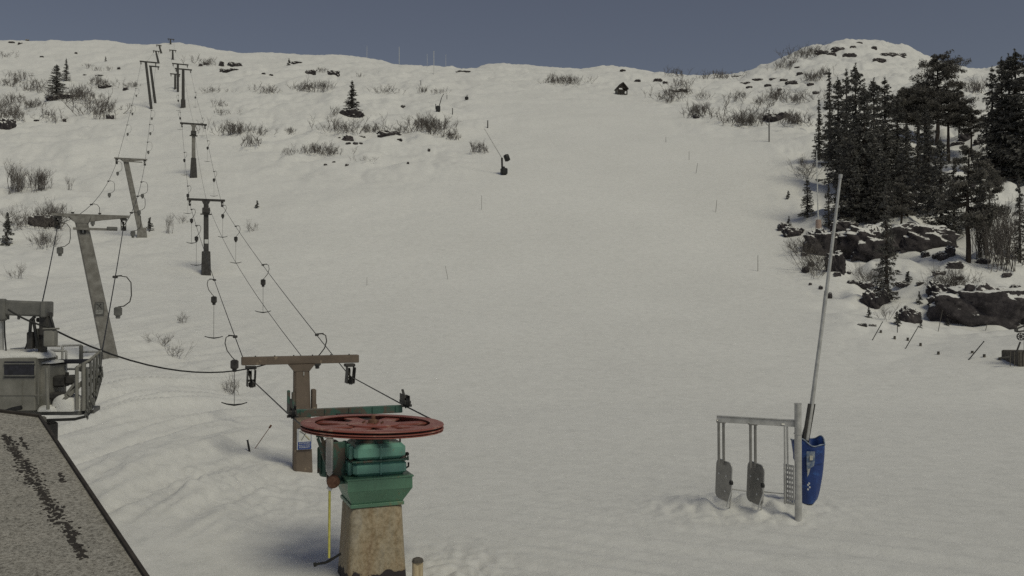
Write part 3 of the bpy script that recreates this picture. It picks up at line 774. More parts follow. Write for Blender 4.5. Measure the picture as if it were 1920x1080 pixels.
for (sp, pxs, side, lab) in ((T23R, (401, 389), 1, 'right'), (T23L, (352, 345.5), 1, 'left'), (T34R, (379, 366), 1, 'right'), (T34L, (338, 334.5), -1, 'left')):
    span_name = 'between the sleeved tower and the next one uphill' if sp in (T23R, T23L) else 'above the third tower of the right-hand line'
    for p_ in pxs: hanger(kd_(side, True, .9, 1.75), on_span(sp, p_), 'small far t-bar on the %s rope %s' % (lab, span_name), 't-bars on the %s rope %s' % (lab, span_name))
S0L, S1L, S2L = SLL[0], SLL[1], SLL[2]; S0R, S1R, S2R = SLR[0], SLR[1], SLR[2]
hanger(kd_(1, False, 1.2, 0, True), on_span(S0R, 216), 'boxy spring hanger beside the sign on the leaning grey tower')
hanger(kd_(1, False, 1.0, 0, True), on_span(S0L, 116), 'boxy spring hanger below the left sheave of the leaning grey tower')
hanger(kd_(1, False, 1.1, 0, True), on_span(S1R, 246), 'boxy spring hanger right above the right beam end of the leaning grey tower')
hanger(kd_(1, False, 1.1, 0, True), on_span(S1R, 258), 'boxy spring hanger half way up the right strand between the two leaning grey towers')
hanger(kd_(1, False, 1.1, 0, True), on_span(S1R, 265), 'boxy spring hanger just below the right beam end of the second leaning tower')
hanger(kd_(1, False, 1.1, 0, True), on_span(S1L, 171), 'boxy spring hanger on the left strand nearest above the leaning grey tower')
hanger(kd_(1, False, 1.1, 0, True), on_span(S1L, 203), 'boxy spring hanger on the left strand half way to the second leaning tower')
hanger(kd_(1, False, 1.1, 0, True), on_span(S1L, 221), 'boxy spring hanger on the left strand just below the second leaning tower')
for (sp, pxs, lab) in ((S2L, (238, 247, 254.5), 'left'), (S2R, (276.5, 280.5, 283.5), 'right')):
    for p_ in pxs: hanger(kd_(1, False, .8, 0, True), on_span(sp, p_), 'tiny spring hanger on the %s strand above the second leaning tower' % lab, 'spring hangers on the %s strand above the second leaning tower' % lab)

# ================================================================== station platform at the left edge
def platform():
    D = 20.0; o = at(60, 800, D); o.z = gz(o.x, o.y)
    P = lambda px, py, d=0.0: at(px, py, D + d) - o
    t = thing('lift_station_platform', 'weathered lift machinery platform with railing, cabinet and snow on top at the left edge', 'lift station', o)
    m = MB()
    m.bar(P(-60, 574, 0), P(92, 580, 0), .34, .34); m.box(P(88, 580, -.02), (.10, .42, .36), bev=.02); m.box(P(2, 581, -.12), (.25, .2, .5), bev=.04)
    for x in (15, 35): m.box(P(x, 595, -.05), (.05, .05, .1), bev=.01)
    m.build('head_beam', 'grey_paint', t)
    m = MB(); m.box(P(86, 607, 0), (.20, .24, .52), bev=.02); m.box(P(80, 640, .05), (.13, .2, .6), bev=.02); m.box(P(73, 600, .08), (.1, .1, .1), bev=.02)
    m.build('mast', 'dark_steel', t)
    for pts, r in (([P(66, 593, -.1), P(58, 600, -.15), P(56, 625, -.16), P(60, 652, -.12)], .035), ([P(62, 596, -.1), P(66, 620, -.15), P(71, 652, -.12)], .035),
                   ([P(94, 592, -.05), P(98, 605, -.1), P(102, 620, -.1)], .03), ([P(70, 596, .1), P(76, 606, .1), P(84, 600, .1)], .02), ([P(8, 596, -.1), P(9, 630, -.1), P(12, 664, -.1)], .016),
                   ([P(56, 632, -.12), P(52, 640, -.12), P(47, 655, -.12)], .016)):
        m = MB(); m.tube(pts, r, 8); m.build('hose', 'black', t)
    m = MB(); m.box(P(59, 638, -.08), (.13, .2, .38), bev=.02); m.build('motor_casing', 'dark_steel', t)
    m = MB(); m.tube([P(3, 596), P(3, 670)], .05, 10); m.build('support_post', 'galv', t)
    m = MB(); m.box(P(72, 635, .02), (.09, .16, .46), bev=.015); m.build('relay_case', 'grey_paint', t)
    m = MB(); m.box(P(95, 634, -.22), (.24, .22, .38), bev=.03); m.box(P(96, 616, -.22), (.26, .25, .03), bev=.01); m.bar(P(100, 617, -.2), P(111, 617, -.2), .025, .025); m.bar(P(104, 649, -.2), P(113, 649, -.2), .03, .03)
    m.build('control_box', 'offwhite', t)
    # cabinet
    m = MB(); cw = (P(88, 0).x - P(-40, 0).x); m.box(P(24, 717, .2), (cw, 1.0, 1.18), bev=.02); m.box(P(99, 722, .35), (.24, .8, .95), bev=.02)
    for x in (-8, 42, 72): m.box(P(x, 735, -.305), (.012, .02, .55), bev=.003)
    m.box(P(24, 741, -.305), (cw * .98, .02, .012), bev=.003)
    cb = m.build('cabinet', 'offwhite', t)
    m = MB(); m.box(P(36, 693, -.31), (.66, .03, .36), bev=.01); m.build('window', 'window', cb)
    m = MB(); m.box(P(36, 682, -.32), (.7, .05, .03), bev=.008); m.box(P(36, 704.5, -.32), (.7, .05, .03), bev=.008); m.build('window_frame', 'grey_paint', cb)
    # snow pillow on cabinet
    def pillow(name, c, s_, seed, par=t):
        rs = np.random.RandomState(seed); m = MB(); vs = []; fs = []; n, k_ = 20, 8
        ph = rs.rand(4) * 6
        for i in range(k_ + 1):
            a = math.pi / 2 * i / k_
            for j in range(n):
                b_ = 2 * math.pi * j / n; wv = 1 + .06 * math.sin(3 * b_ + ph[0]) + .05 * math.sin(5 * b_ + ph[1])
                ca = math.cos(a) ** .45; x = np.sign(math.cos(b_)) * abs(math.cos(b_)) ** .6 * ca * wv; y = np.sign(math.sin(b_)) * abs(math.sin(b_)) ** .6 * ca * wv
                vs.append((c[0] + x * s_[0], c[1] + y * s_[1], c[2] + (math.sin(a) ** .8) * s_[2] * (1 + .1 * math.sin(2 * b_ + ph[2]))))
        for i in range(k_):
            for j in range(n): fs.append((i*n+j, i*n+(j+1) % n, (i+1)*n+(j+1) % n, (i+1)*n+j))
        m.add(vs, fs, True); return m.build(name, 'snow', par)
    c = P(36, 670, .2); pillow('snow_cap', c, (.76, .5, .17), 1)
    c = P(100, 680, .35); pillow('snow_cap', c, (.16, .4, .06), 2)
    # rails
    m = MB(); r = .028
    for a, b_, d in (((20, 655), (57, 652), .8), ((20, 655), (20, 668), .8), ((0, 662), (20, 664), .8), ((29, 653), (29, 668), .8), ((95, 657), (118, 657), .9), ((117, 648), (117, 722), .9), ((117, 648), (152, 647), .9), ((124, 658), (124, 722), .7), ((95, 658), (124, 658), .7), ((155, 660), (190, 659), .9), ((100, 692), (142, 692), .8), ((160, 690), (176, 689), .8)):
        m.tube([P(*a, d), P(*b_, d)], r, 6)
    m.build('back_railing', 'galv', t)
    m = MB(); m.box(P(152, 672, .85), (.075, .08, .62), bev=.015); m.build('railing_post', 'grey_paint', t)
    m = MB(); m.bar(P(98, 678, .6), P(170, 677, .6), .13, .1); m.build('guard_board', 'window', t)
    m = MB(); pr = [(92, 668), (92, 768)]; m.tube([P(88, 690, -.45), P(90, 768, -.45)], .035, 6)
    m.tube([P(144, 688, -.1), P(144, 768, -.15)], .04, 6); m.tube([P(157, 680, 0), P(157, 770, -.05)], .05, 6)
    m.tube([P(144, 689, -.1), P(168, 676, .2), P(188, 659, .55)], .035, 6)
    m.build('front_railing', 'offwhite', t)
    m = MB()
    for i, (x, y0, y1, d) in enumerate(((164, 690, 775, .0), (170, 680, 772, .1), (176, 672, 760, .2), (182, 666, 735, .35), (188, 660, 722, .5))): m.tube([P(x, y0, d), P(x + (0 if i < 3 else -1), y1, d)], .03, 6)
    m.tube([P(158, 730, 0), P(172, 715, .2), P(187, 700, .5)], .03, 6); m.tube([P(158, 712, 0), P(172, 700, .2), P(188, 684, .5)], .03, 6)
    m.build('side_railing', 'grey_paint', t)
    # icicles and rime hanging on the curved edge
    m = MB(); rr = random.Random(3)
    for i in range(90):
        k_ = rr.random(); x = 190 - 32 * k_ ** 1.6 + rr.uniform(-2, 1.5); y = 690 + 88 * k_ + rr.uniform(-6, 6); d = .5 - .55 * k_
        p = P(x, y, d + rr.uniform(-.08, .08)); l = rr.uniform(.05, .16); q = p + Vector((rr.uniform(-.03, .04), rr.uniform(-.03, .03), -l))
        m.tube([p, (p + q) / 2, q], [.03, .022, .004], 5)
    m.build('rime_ice', 'grey_paint', t)
    m = MB(); m.tube([P(190, 662, .55), P(187, 700, .5), P(186, 722, .4), P(180, 745, .3), P(172, 765, .15), P(160, 779, 0)], .03, 6); m.build('curved_kick_rail', 'dark_steel', t)
    # machinery behind the rail
    m = MB(); m.box(P(116, 714, .3), (.26, .4, .26), bev=.04); m.box(P(134, 712, .3), (.2, .3, .22), bev=.05); m.tube([P(126, 698, .3), P(126, 708, .3)], .04, 8); m.box(P(110, 741, .1), (.32, .3, .14), bev=.03)
    m.build('winch', 'dark_steel', t)
    m = MB(); m.bar(P(104, 770, -.1), P(128, 742, -.1), .11, .08); m.bar(P(128, 742, -.1), P(156, 716, .1), .11, .08); m.bar(P(98, 775, -.05), P(140, 720, -.05), .07, .06); m.build('diagonal_brace', 'offwhite', t)
    # deck
    m = MB(); ring = [(-70, 772), (30, 772), (92, 785), (104, 788), (150, 783), (168, 776), (176, 762)]
    top = [P(x, y - 8, -.1 if i < 5 else .2) for i, (x, y) in enumerate(ring)]
    back = [P(188, 748, 1.0), P(-70, 748, 1.0)]
    out = top + back; n = len(out); dn = Vector((0, 0, -.09))
    zt = P(60, 770).z; out = [Vector((p.x, p.y, zt)) for p in out]
    m.add(out + [p + dn for p in out], [tuple(range(n)), tuple(reversed(range(n, 2 * n)))] + [((i + 1) % n, i, n + i, n + (i + 1) % n) for i in range(n)])
    m.build('deck', 'grey_paint', t)
    c = P(128, 772, .05); c.z = zt; pillow('snow_drift', c, (.32, .22, .34), 4)
    c = P(98, 770, .0); c.z = zt; pillow('snow_drift', c, (.3, .2, .12), 5)
    c = P(160, 764, .15); c.z = zt; pillow('snow_drift', c, (.16, .14, .3), 6)
    m = MB(); m.tube([P(88, 788, -.12), P(140, 786, -.12), P(160, 781, -.05), P(172, 770, .1)], .035, 6); m.build('deck_edge', 'black', t)
    m = MB(); m.box(P(72, 792, -.25), (.26, .25, .26), bev=.03); m.build('bracket_box', 'offwhite', t)
    m = MB(); p = P(90, 790, .1); m.box((p.x, p.y, p.z / 2 - .3), (.28, .4, p.z + .55), bev=.03); m.build('pillar', 'dark_steel', t)
    m = MB(); p = P(30, 790, .1); m.box((p.x - .4, p.y + .3, p.z / 2 - .3), (1.0, .8, p.z + .55), bev=.03); m.build('base_housing', 'grey_conc', t)
    m = MB(); m.tube([P(-40, 790, -.5), P(0, 776, -.5), P(22, 768, -.5), P(40, 764, -.5)], .05, 8); m.build('cable_duct', 'black', t)
platform()

def near_roof():
    A = at(74, 782, 12.4); B = at(296, 1118, 7.0); C = at(-260, 1180, 6.2); Dp = at(-170, 774, 12.9)
    n = (B - A).cross(C - A).normalized()
    if n.z < 0: n = -n
    # put the fourth corner into the plane
    Dp.z = A.z - (n.x * (Dp.x - A.x) + n.y * (Dp.y - A.y)) / n.z
    o = A.copy(); o.z = 0
    t = thing('service_building', 'low building in the near left corner with a gritty dark sloping roof', 'building', o)
    q = [A - o, B - o, C - o, Dp - o]; th = n * .09
    m = MB(); m.add([p for p in q] + [p - th for p in q], [(3, 2, 1, 0), (4, 5, 6, 7)] + [(i, (i + 1) % 4, 4 + (i + 1) % 4, 4 + i) for i in range(4)])
    rf = m.build('roof', 'roof', t)
    m = MB(); e = (B - A).normalized(); m.bar(q[0] - e * .05 - th * .4, q[1] - th * .4, .035, .15); m.bar(q[3] - th * .3, q[0] - th * .3, .06, .13); m.build('verge_board', 'dark_wood', rf)
    # weathered strips where the grit has worn off the felt
    rs = random.Random(5); c0 = Vector((0, 0, EYE))
    def on_roof(px, py):
        d = at(px, py, 1.0) - c0; return c0 + d * (n.dot(A - c0) / n.dot(d)) - o
    ex = (B - A).normalized(); ey = n.cross(ex)
    for (a, b_, cnt, sp) in (((8, 815), (160, 1048), 760, .055), ((38, 820), (52, 844), 40, .015), ((112, 888), (118, 905), 30, .015)):
        m = MB(); pa, pb = on_roof(*a), on_roof(*b_)
        for i in range(cnt):
            k_ = rs.random(); wd = sp * (.35 + .65 * abs(math.sin(k_ * 9 + 1)) * math.sin(math.pi * k_ * .96 + .06))
            c = pa.lerp(pb, k_) + ey * rs.gauss(0, wd) + n * (.003 + .0001 * (i % 20)); r_ = rs.uniform(.008, .026)
            ph = rs.random() * 6; pts = [c + (ex * math.cos(ph + t_ * 1.2566) * 1.3 + ey * math.sin(ph + t_ * 1.2566)) * r_ * rs.uniform(.6, 1.2) for t_ in range(5)]
            m.add(pts, [(0, 1, 2, 3, 4)])
        w_ = m.build('worn_strip', 'dark_wood', rf); w_['kind'] = 'stuff'
    m = MB(); c = sum(q, Vector()) / 4; ins = [c + (p - c) * .9 for p in q]
    lo = [Vector((p.x, p.y, -.5)) for p in ins]; hi = [p - th * 1.05 for p in ins]
    m.add(lo + hi, [(i, (i + 1) % 4, 4 + (i + 1) % 4, 4 + i) for i in range(4)]); m.build('wall', 'dark_wood', t)
near_roof()

# ================================================================== boarding gate, lance, padding
def gate():
    D = 22.9; o = at(1497, 972, 22.4); o.z = gz(o.x, o.y)
    P = lambda px, py, d=0.0: at(px, py, D + d) - o
    t = thing('boarding_gate', 'galvanised boarding gate: round post, crossbar, hanging rods and rounded grey plates', 'gate', o)
    m = MB(); a = at(1496, 758, 22.4) - o; m.tube([(0, 0, -.4), (0, 0, .0), a], .088, 20); m.tube([a * .999, a + Vector((0, 0, .025))], .094, 20)
    m.tube([Vector((a.x * .5, 0, a.z * .74)), Vector((a.x * .5, 0, a.z * .74 + .03))], .105, 20); m.build('post', 'galv', t)
    m = MB(); m.bar(P(1344, 786, .3), P(1492, 795, -.45), .05, .15); m.bar(P(1344, 779.5, .3), P(1492, 788, -.45), .09, .02); m.build('crossbar', 'galv', t)
    def rounded(w, h, r, wob=0):
        pts = []
        for (cx, cz, a0) in ((w/2 - r, h/2 - r, 0), (-w/2 + r, h/2 - r, 90), (-w/2 + r, -h/2 + r, 180), (w/2 - r, -h/2 + r, 270)):
            for k_ in range(6): a_ = math.radians(a0 + 18 * k_); pts.append((cx + r * math.cos(a_), cz + r * math.sin(a_)))
        return pts
    for i, (rx, px, y0, y1, d) in enumerate(((1351.5, 1357, 864, 937, .3), (1411, 1416.5, 869, 943, 0))):
        m = MB()
        for dx in (-4, 5): m.tube([P(rx + dx, 789 + 4 * i, d), P(rx + dx + .5, y0 + 8, d)], .036, 8)
        m.tube([P(rx - 8, 789 + 4 * i, d), P(rx + 9, 791 + 4 * i, d)], .045, 8)
        m.build('hanging_rods', 'plate', t)
        c = P(px, (y0 + y1) / 2, d); R = Matrix.Rotation(math.radians(-67), 3, 'Z') @ Matrix.Rotation(math.radians(4), 3, 'Y')
        m = MB(); m.plate(rounded(.64, (y1 - y0) / F * D, .15), R, c, .035); pl = m.build('swing_plate', 'plate', t)
        m = MB()
        o_ = rounded(.65, (y1 - y0) / F * D + .02, .155); m.tube([c + R @ Vector((p[0], 0, p[1])) for p in o_ + o_[:1]], .016, 6, cap=False); m.build('rim', 'galv', pl)
        m = MB()
        for (ux, uz) in ((.12, .14), (-.18, .14), (.1, -.26)): m.lathe([(0, -.03), (.025, -.03), (.025, .03), (0, .03)], 8, c + R @ Vector((ux, 0, uz)), R @ Matrix.Rotation(math.pi / 2, 3, 'X'), False)
        m.build('bolt', 'white', pl)
        kx, ky = (1371, 905) if i == 0 else (1430, 910)
        m = MB(); m.lathe([(0, -.06), (.05, -.05), (.055, 0), (.04, .05), (0, .06)], 12, P(kx, ky, d - .45)); m.build('stop_buffer', 'black', t)
        m = MB(); m.tube([P(kx, ky, d - .45), P(kx + 1, ky + 14, d - .45), P(kx - 9, ky + 46, d - .5)], .018, 6); m.tube([P(kx + 1, ky + 14, d - .45), P(kx - 3, ky + 48, d)], .016, 6); m.build('stay_legs', 'galv', t)
    m = MB(); m.tube([P(1372, 917, .15), P(1400, 921, .05)], .016, 6); m.tube([P(1431, 922, .0), P(1470, 926, -.3)], .016, 6); m.build('link_rod', 'galv', t)
    m = MB(); m.tube([P(1471, 797, -.35), P(1472, 945, -.35)], .022, 8); m.tube([P(1476, 797, -.35), P(1477, 876, -.35)], .024, 8); m.tube([P(1465, 796, -.35), P(1480, 796, -.35)], .03, 8); m.build('hanging_rods', 'galv', t)
    c = P(1479, 908, -.35); R = Matrix.Rotation(math.radians(-60), 3, 'Z')
    m = MB(); w, h = .34, .98; xs = [-w/2, -w/2+.04] + [q for i in range(4) for q in ()] + [w/2-.04, w/2]
    # perforated plate: bars leaving real holes
    for i in range(5):
        x = -w/2 + .02 + i * (w - .04) / 4; m.box(c + R @ Vector((x, 0, 0)), (.034, .014, h), mat=R, bev=.003)
    for i in range(9):
        z = -h/2 + .02 + i * (h - .04) / 8; m.box(c + R @ Vector((0, .003, z)), (w, .014, .06), mat=R, bev=.003)
    m.build('perforated_plate', 'galv', t)
gate()

def lance():
    D = 23.6; b = at(1510, 935, D); b.z = gz(b.x, b.y); P = lambda px, py, d=0.0: at(px, py, D + d) - b
    t = thing('snow_lance', 'long white snowmaking lance leaning skyward out of the blue padded base', 'snow lance', b)
    m = MB(); m.tube([P(1512, 825), P(1523, 752), P(1548, 560), P(1576, 330)], [.065, .058, .048, .036], 12); m.tube([P(1575.6, 334), P(1576.5, 327)], .05, 10); m.build('lance_tube', 'galv', t)
    m = MB(); m.tube([P(1516, 800, .02), P(1522, 756, .02), P(1547, 545, .02)], .022, 8); m.build('air_hose', 'plate', t)
    m = MB(); m.bar(P(1505, 838, -.05), P(1518, 757, -.05), .07, .09); m.bar(P(1512, 838, .1), P(1526, 757, .1), .07, .09); m.bar(P(1506, 825, 0), P(1514, 800, 0), .14, .1); m.build('mounting_bracket', 'dark_steel', t)
    m = MB(); m.tube([(0, 0, -.3), P(1510, 830)], .07, 10); m.build('stand_post', 'dark_steel', t)
    # blue padding wrapped round the base
    o = at(1515, 938, D); o.z = gz(o.x, o.y) - .03
    m = MB(); n = 40; rows = 14; vs = []; fs = []
    Q = lambda px, py: at(px, py, D) - o
    zt = Q(0, 827).z
    for i in range(rows + 1):
        k_ = i / rows; z = zt * k_
        xl = 1502 + (1485 - 1502) * k_ ** .8; xr = 1526 + (1546 - 1526) * k_ ** .45
        a, b2 = Q(xl, 900).x, Q(xr, 900).x; cx, rx = (a + b2) / 2, (b2 - a) / 2
        for j in range(n):
            th = 2 * math.pi * j / n; wv = 1 + .05 * math.sin(3 * th + 4 * k_) + .025 * math.sin(7 * th + 2 + 5 * k_)
            zz_ = z + (.09 * math.sin(2 * th + .5) + .04 * math.sin(5 * th)) * (k_ ** 6)
            vs.append((cx + rx * math.cos(th) * wv, rx * .8 * math.sin(th) * wv, zz_))
    N1 = len(vs); inner = [(v[0] * .92 + .02, v[1] * .92, v[2]) for v in vs[-n:]]; inner2 = [(v[0] * .88, v[1] * .88, v[2] - .5) for v in vs[-n:]]
    vs += inner + inner2
    for i in range(rows + 2):
        for j in range(n): fs.append((i*n+j, i*n+(j+1) % n, (i+1)*n+(j+1) % n, (i+1)*n+j))
    m.add(vs, fs, True); pad = m.build('crash_padding', 'blue', None, o)
    tag(pad, 'blue tarpaulin crash padding wrapped round the lance base behind the galvanised post', 'padding')
    # torn flaps and printed patches, lying on the cloth
    def patch(name, pts, mat, off=.035):
        m = MB(); w3 = []
        for (px, py) in pts:
            p = Q(px, py); a = (p.x - Q(1515, 900).x) / .42; a = max(-.95, min(.95, a)); w3.append(Vector((p.x, -.33 * math.sqrt(1 - a * a * .9) - off, p.z)))
        n_ = len(w3); m.add(w3 + [p + Vector((0, .01, 0)) for p in w3], [tuple(range(n_)), tuple(reversed(range(n_, 2*n_)))] + [((i+1) % n_, i, n_+i, n_+(i+1) % n_) for i in range(n_)])
        return m.build(name, mat, pad)
    patch('torn_flap', [(1504, 842), (1519, 842), (1519, 860), (1517, 869), (1510, 873), (1505, 890), (1504, 865)], 'lightblue', .05)
    patch('printed_label', [(1509, 849), (1515, 850), (1515, 858), (1509, 858)], 'cream', .075)
    patch('printed_emblem', [(1505, 875), (1510, 873), (1508, 882), (1505, 889)], 'galv', .07)
    for (x, y) in ((1505, 904), (1508, 908), (1505, 912), (1507, 901)): patch('printed_mark', [(x, y - 2), (x + 3, y - 1), (x + 2, y + 2), (x, y + 1.4)], 'white', .06)
    m = MB(); q = [vs[rows * n + j] for j in range(n)]; m.tube([Vector(v) for v in q] + [Vector(q[0])], .018, 6, cap=False); m.build('hem', 'lightblue', pad)
lance()

# ================================================================== small things on the slope
def pole_thing(name, label, cat, b_px, t_px, r, mat, D=None, group=None, extra=None, dz=.3):
    if D is None: b = hit(*b_px)
    else: b = at(b_px[0], b_px[1], D); b.z = gz(b.x, b.y)
    tp = at(t_px[0], t_px[1], b.y) - b; m = MB(); d = tp.normalized()
    m.tube([-d * dz, tp * .5, tp], [r, r, r * .8], 7); m.tube([tp * .97, tp], [r * 1.3, r * 1.3], 7)
    if extra: extra(m, tp, r)
    return tag(m.build(name, mat, None, b), label, cat, group)
st = at(783, 1085, 16.6); st.z = gz(st.x, st.y) - .2; tp = at(783, 1052, 16.6).z - st.z
m = MB(); m.box((0, 0, tp / 2), (.185, .15, tp), rz=.3, bev=.02)
stake = tag(m.build('wooden_stake', 'wood', None, st), 'pale squared wooden stake beside the concrete plinth at the bottom edge', 'stake')
m = MB(); m.lathe([(.115, -.02), (.10, .03), (.05, .055), (.03, .03), (0, .03)], 9, (0, 0, tp + .01), smooth=False); m.build('splintered_top', 'greywood', stake)
pole_thing('marker_post', 'short black post in the snow left of the brown tower', 'post', (468, 847), (464, 825), .035, 'black')
pole_thing('leaning_rod', 'thin rusty rod with a dark tip leaning over the snow left of the brown tower', 'rod', (478, 841), (508, 798), .012, 'rust', extra=lambda m, tp, r: m.tube([tp * .9, tp * 1.02], .035, 6))
G1 = 'leaning marker poles by the rock bank'
for (b_, t_, lab, r) in (((1635.5, 638), (1655, 603), 'leaning dark bamboo pole left of the small stubs below the rock bank', .03), ((1697.5, 654), (1722, 612), 'leaning dark bamboo pole below the dark round bush', .03),
                ((1816, 675), (1845, 640), 'leaning dark pole below the long rock face, nearest the timber block', .035), ((1759, 622), (1767, 582), 'thin nearly upright pole with a knob before the long rock face', .025),
                ((1848, 620), (1851, 606), 'short thin stick at the foot of the long rock face', .025), ((1682.5, 624), (1682.5, 606), 'short stem under the small round spruce at the slope edge', .03)):
    pole_thing('marker_pole', lab, 'marker pole', b_, t_, r, 'greywood' if r < .03 else 'black')
for (x, y, h_) in ((1651.5, 624, 5), (1677.5, 636, 6), (1702, 639, 6), (1726, 649, 6), (1759.5, 665, 6), (1845.5, 670, 6), (1874.5, 675, 5), (1823, 662, 4)):
    pole_thing('fence_stub', 'short dark fence stub poking out of the snow in the row below the rock bank', 'stub', (x, y), (x, y - h_), .09, 'greywood', group='fence stubs in the row below the rock bank', dz=.2)
for (b_, t_, lab, r) in (((1421, 509), (1421, 479), 'thin piste marker pole at the right side of the slope, lowest of the row', .028), ((1342, 398), (1344, 375), 'thin piste marker pole, second from below on the right side', .028),
                ((1305, 325), (1308, 306), 'small thin piste marker pole below the bare middle slope', .03), ((1292, 300), (1292, 284), 'faint piste marker pole above the small thin one', .03), ((1248.5, 267), (1248.5, 257), 'tiny marker pole in the upper middle of the piste', .035),
                ((903, 393), (903, 367), 'thin upright marker pole below the fan gun', .022), ((840, 524), (835, 499), 'thin slanting marker pole in the middle of the open slope', .016), ((688, 535), (688, 520), 'faint short stick on the open slope right of the tower with the dark sleeve', .014),
                ((914.5, 240), (914.5, 226), 'dark stubby post above the fan gun', .12), ((848.5, 215), (848.5, 203), 'dark stubby post right of the small snow gun', .1), ((817, 205), (817, 195), 'small dark post left of the small snow gun', .1), ((838, 186), (838, 178), 'small post above the small snow gun', .08), ((789, 160), (789, 151), 'tiny post high in the middle of the slope', .09),
                ((1442, 266), (1442, 206), 'tall dark post with a head standing before the snowy boulder, upper right', .11),
                ((688, 104), (688, 86), 'pale thin mast on the skyline, left of the taller ones', .07), ((748.5, 122), (748.5, 88), 'pale thin mast on the skyline dip, left of the tallest', .1), ((813.5, 139), (813.5, 96), 'tallest pale mast on the skyline dip', .1), ((801, 127), (801, 101), 'faint mast just left of the tallest one', .06), ((836, 118), (836, 102), 'faint mast just right of the tallest one', .06)):
    pole_thing('marker_pole' if r < .08 else 'post', lab, 'pole', b_, t_, r, 'white' if 'mast' in lab else ('greywood' if r < .03 else 'far_steel'))
o = hit(1535, 441); P = lambda px, py: at(px, py, o.y) - o
wl_ = thing('padded_mast', 'slim white mast with a faded orange pad at its foot by the trees', 'mast', o)
m = MB(); m.tube([(0, 0, -.3), P(1533, 370), P(1531, 282)], [.09, .07, .045], 8); m.build('mast_tube', 'white', wl_)
m = MB(); m.tube([(0, 0, .0), P(1534.5, 412)], [.4, .32], 12); m.build('orange_pad', 'orange', wl_)

def fan_gun():
    o = hit(944, 328); P = lambda px, py: at(px, py, o.y) - o
    t = thing('fan_gun', 'dark snow gun with a long thin lance standing on the open slope', 'snow gun', o)
    m = MB(); m.tube([P(942, 325), P(941, 296)], .16, 8); m.build('stand', 'far_steel', t)
    m = MB(); m.tube([P(942, 298), P(908, 241)], [.09, .05], 6); m.build('lance_tube', 'galv', t)
    m = MB(); R = Matrix.Rotation(math.radians(70), 3, 'Y'); c = P(950, 296); m.lathe([(0, -.4), (.5, -.4), (.62, 0), (.5, .45), (.4, .45), (.4, .3), (0, .3)], 14, c, R, False); m.build('fan_head', 'black', t)
    m = MB(); c = P(945, 321); m.box(c, (1.0, .9, 1.0), bev=.12, rz=.4); m.box(c + Vector((-.1, 0, .6)), (.5, .5, .3), bev=.08); m.build('compressor_housing', 'black', t)
    o2 = hit(822, 209); P2 = lambda px, py: at(px, py, o2.y) - o2
    t = thing('small_snow_gun', 'small dark snow gun with an upright slanting lance, higher up the slope', 'snow gun', o2)
    m = MB(); m.tube([P2(821, 208), P2(828, 183)], [.12, .08], 6); m.tube([P2(828, 183), P2(832, 176)], [.07, .07], 6); m.build('lance_tube', 'far_steel', t)
    m = MB(); m.box(P2(821.5, 204), (.9, .8, 1.3), bev=.12, rz=.3); m.build('compressor_housing', 'black', t)
    o3 = hit(874, 188); P3 = lambda px, py: at(px, py, o3.y) - o3
    t = thing('tiny_snow_gun', 'tiny dark snow gun beneath the ridge dip, topmost of the three', 'snow gun', o3)
    m = MB(); m.tube([P3(874, 188), P3(876, 178)], [.2, .1], 6); m.build('stand', 'far_steel', t); m = MB(); m.box(P3(875, 184), (.9, .7, .7), bev=.1); m.build('fan_head', 'black', t)
fan_gun()

def hut():
    o = hit(1165, 178); o.z -= .1; s = o.y / F; t = thing('piste_hut', 'small open-fronted timber hut with a gabled roof, high on the slope', 'hut', o, .25)
    w, d, h = 17 * s, 2.2, 13 * s
    m = MB()
    for sx in (-1, 1):
        for sy in (-1, 1): m.box((sx * w / 2, sy * d / 2, h / 2), (.28, .28, h), bev=.03)
    m.box((0, -d / 2, h * .97), (w + .2, .24, .26), bev=.03); m.box((0, -d / 2, h * .55), (w, .16, .2), bev=.03); m.box((0, -d / 2, .12), (w, .24, .26), bev=.03); m.box((0, -d/2, h * .3), (.16, .14, h * .6), bev=.02)
    m.build('timber_frame', 'dark_wood', t)
    m = MB(); m.box((0, d / 2, h / 2), (w, .08, h), bev=.01); m.box((-w / 2, 0, h / 2), (.08, d, h), bev=.01); m.build('plank_wall', 'offwhite', t)
    m = MB(); rh = 10 * s; ov = 2.2 * s
    for sx in (-1, 1):
        a = [(0, -d/2 - .5, h + rh), (0, d/2 + .4, h + rh), (sx * (w/2 + ov), d/2 + .4, h - .25), (sx * (w/2 + ov), -d/2 - .5, h - .25)]
        b_ = [(p[0], p[1], p[2] - .28) for p in a]; m.add(a + b_, [(0, 1, 2, 3), (7, 6, 5, 4)] + [(i, (i+1) % 4, 4+(i+1) % 4, 4+i) for i in range(4)])
    m.add([(-w/2, -d/2, h), (w/2, -d/2, h), (0, -d/2, h + rh - .3), (-w/2, -d/2 + .1, h), (w/2, -d/2 + .1, h), (0, -d/2 + .1, h + rh - .3)], [(0, 1, 2), (5, 4, 3)])
    m.build('roof', 'dark_wood', t)
hut()

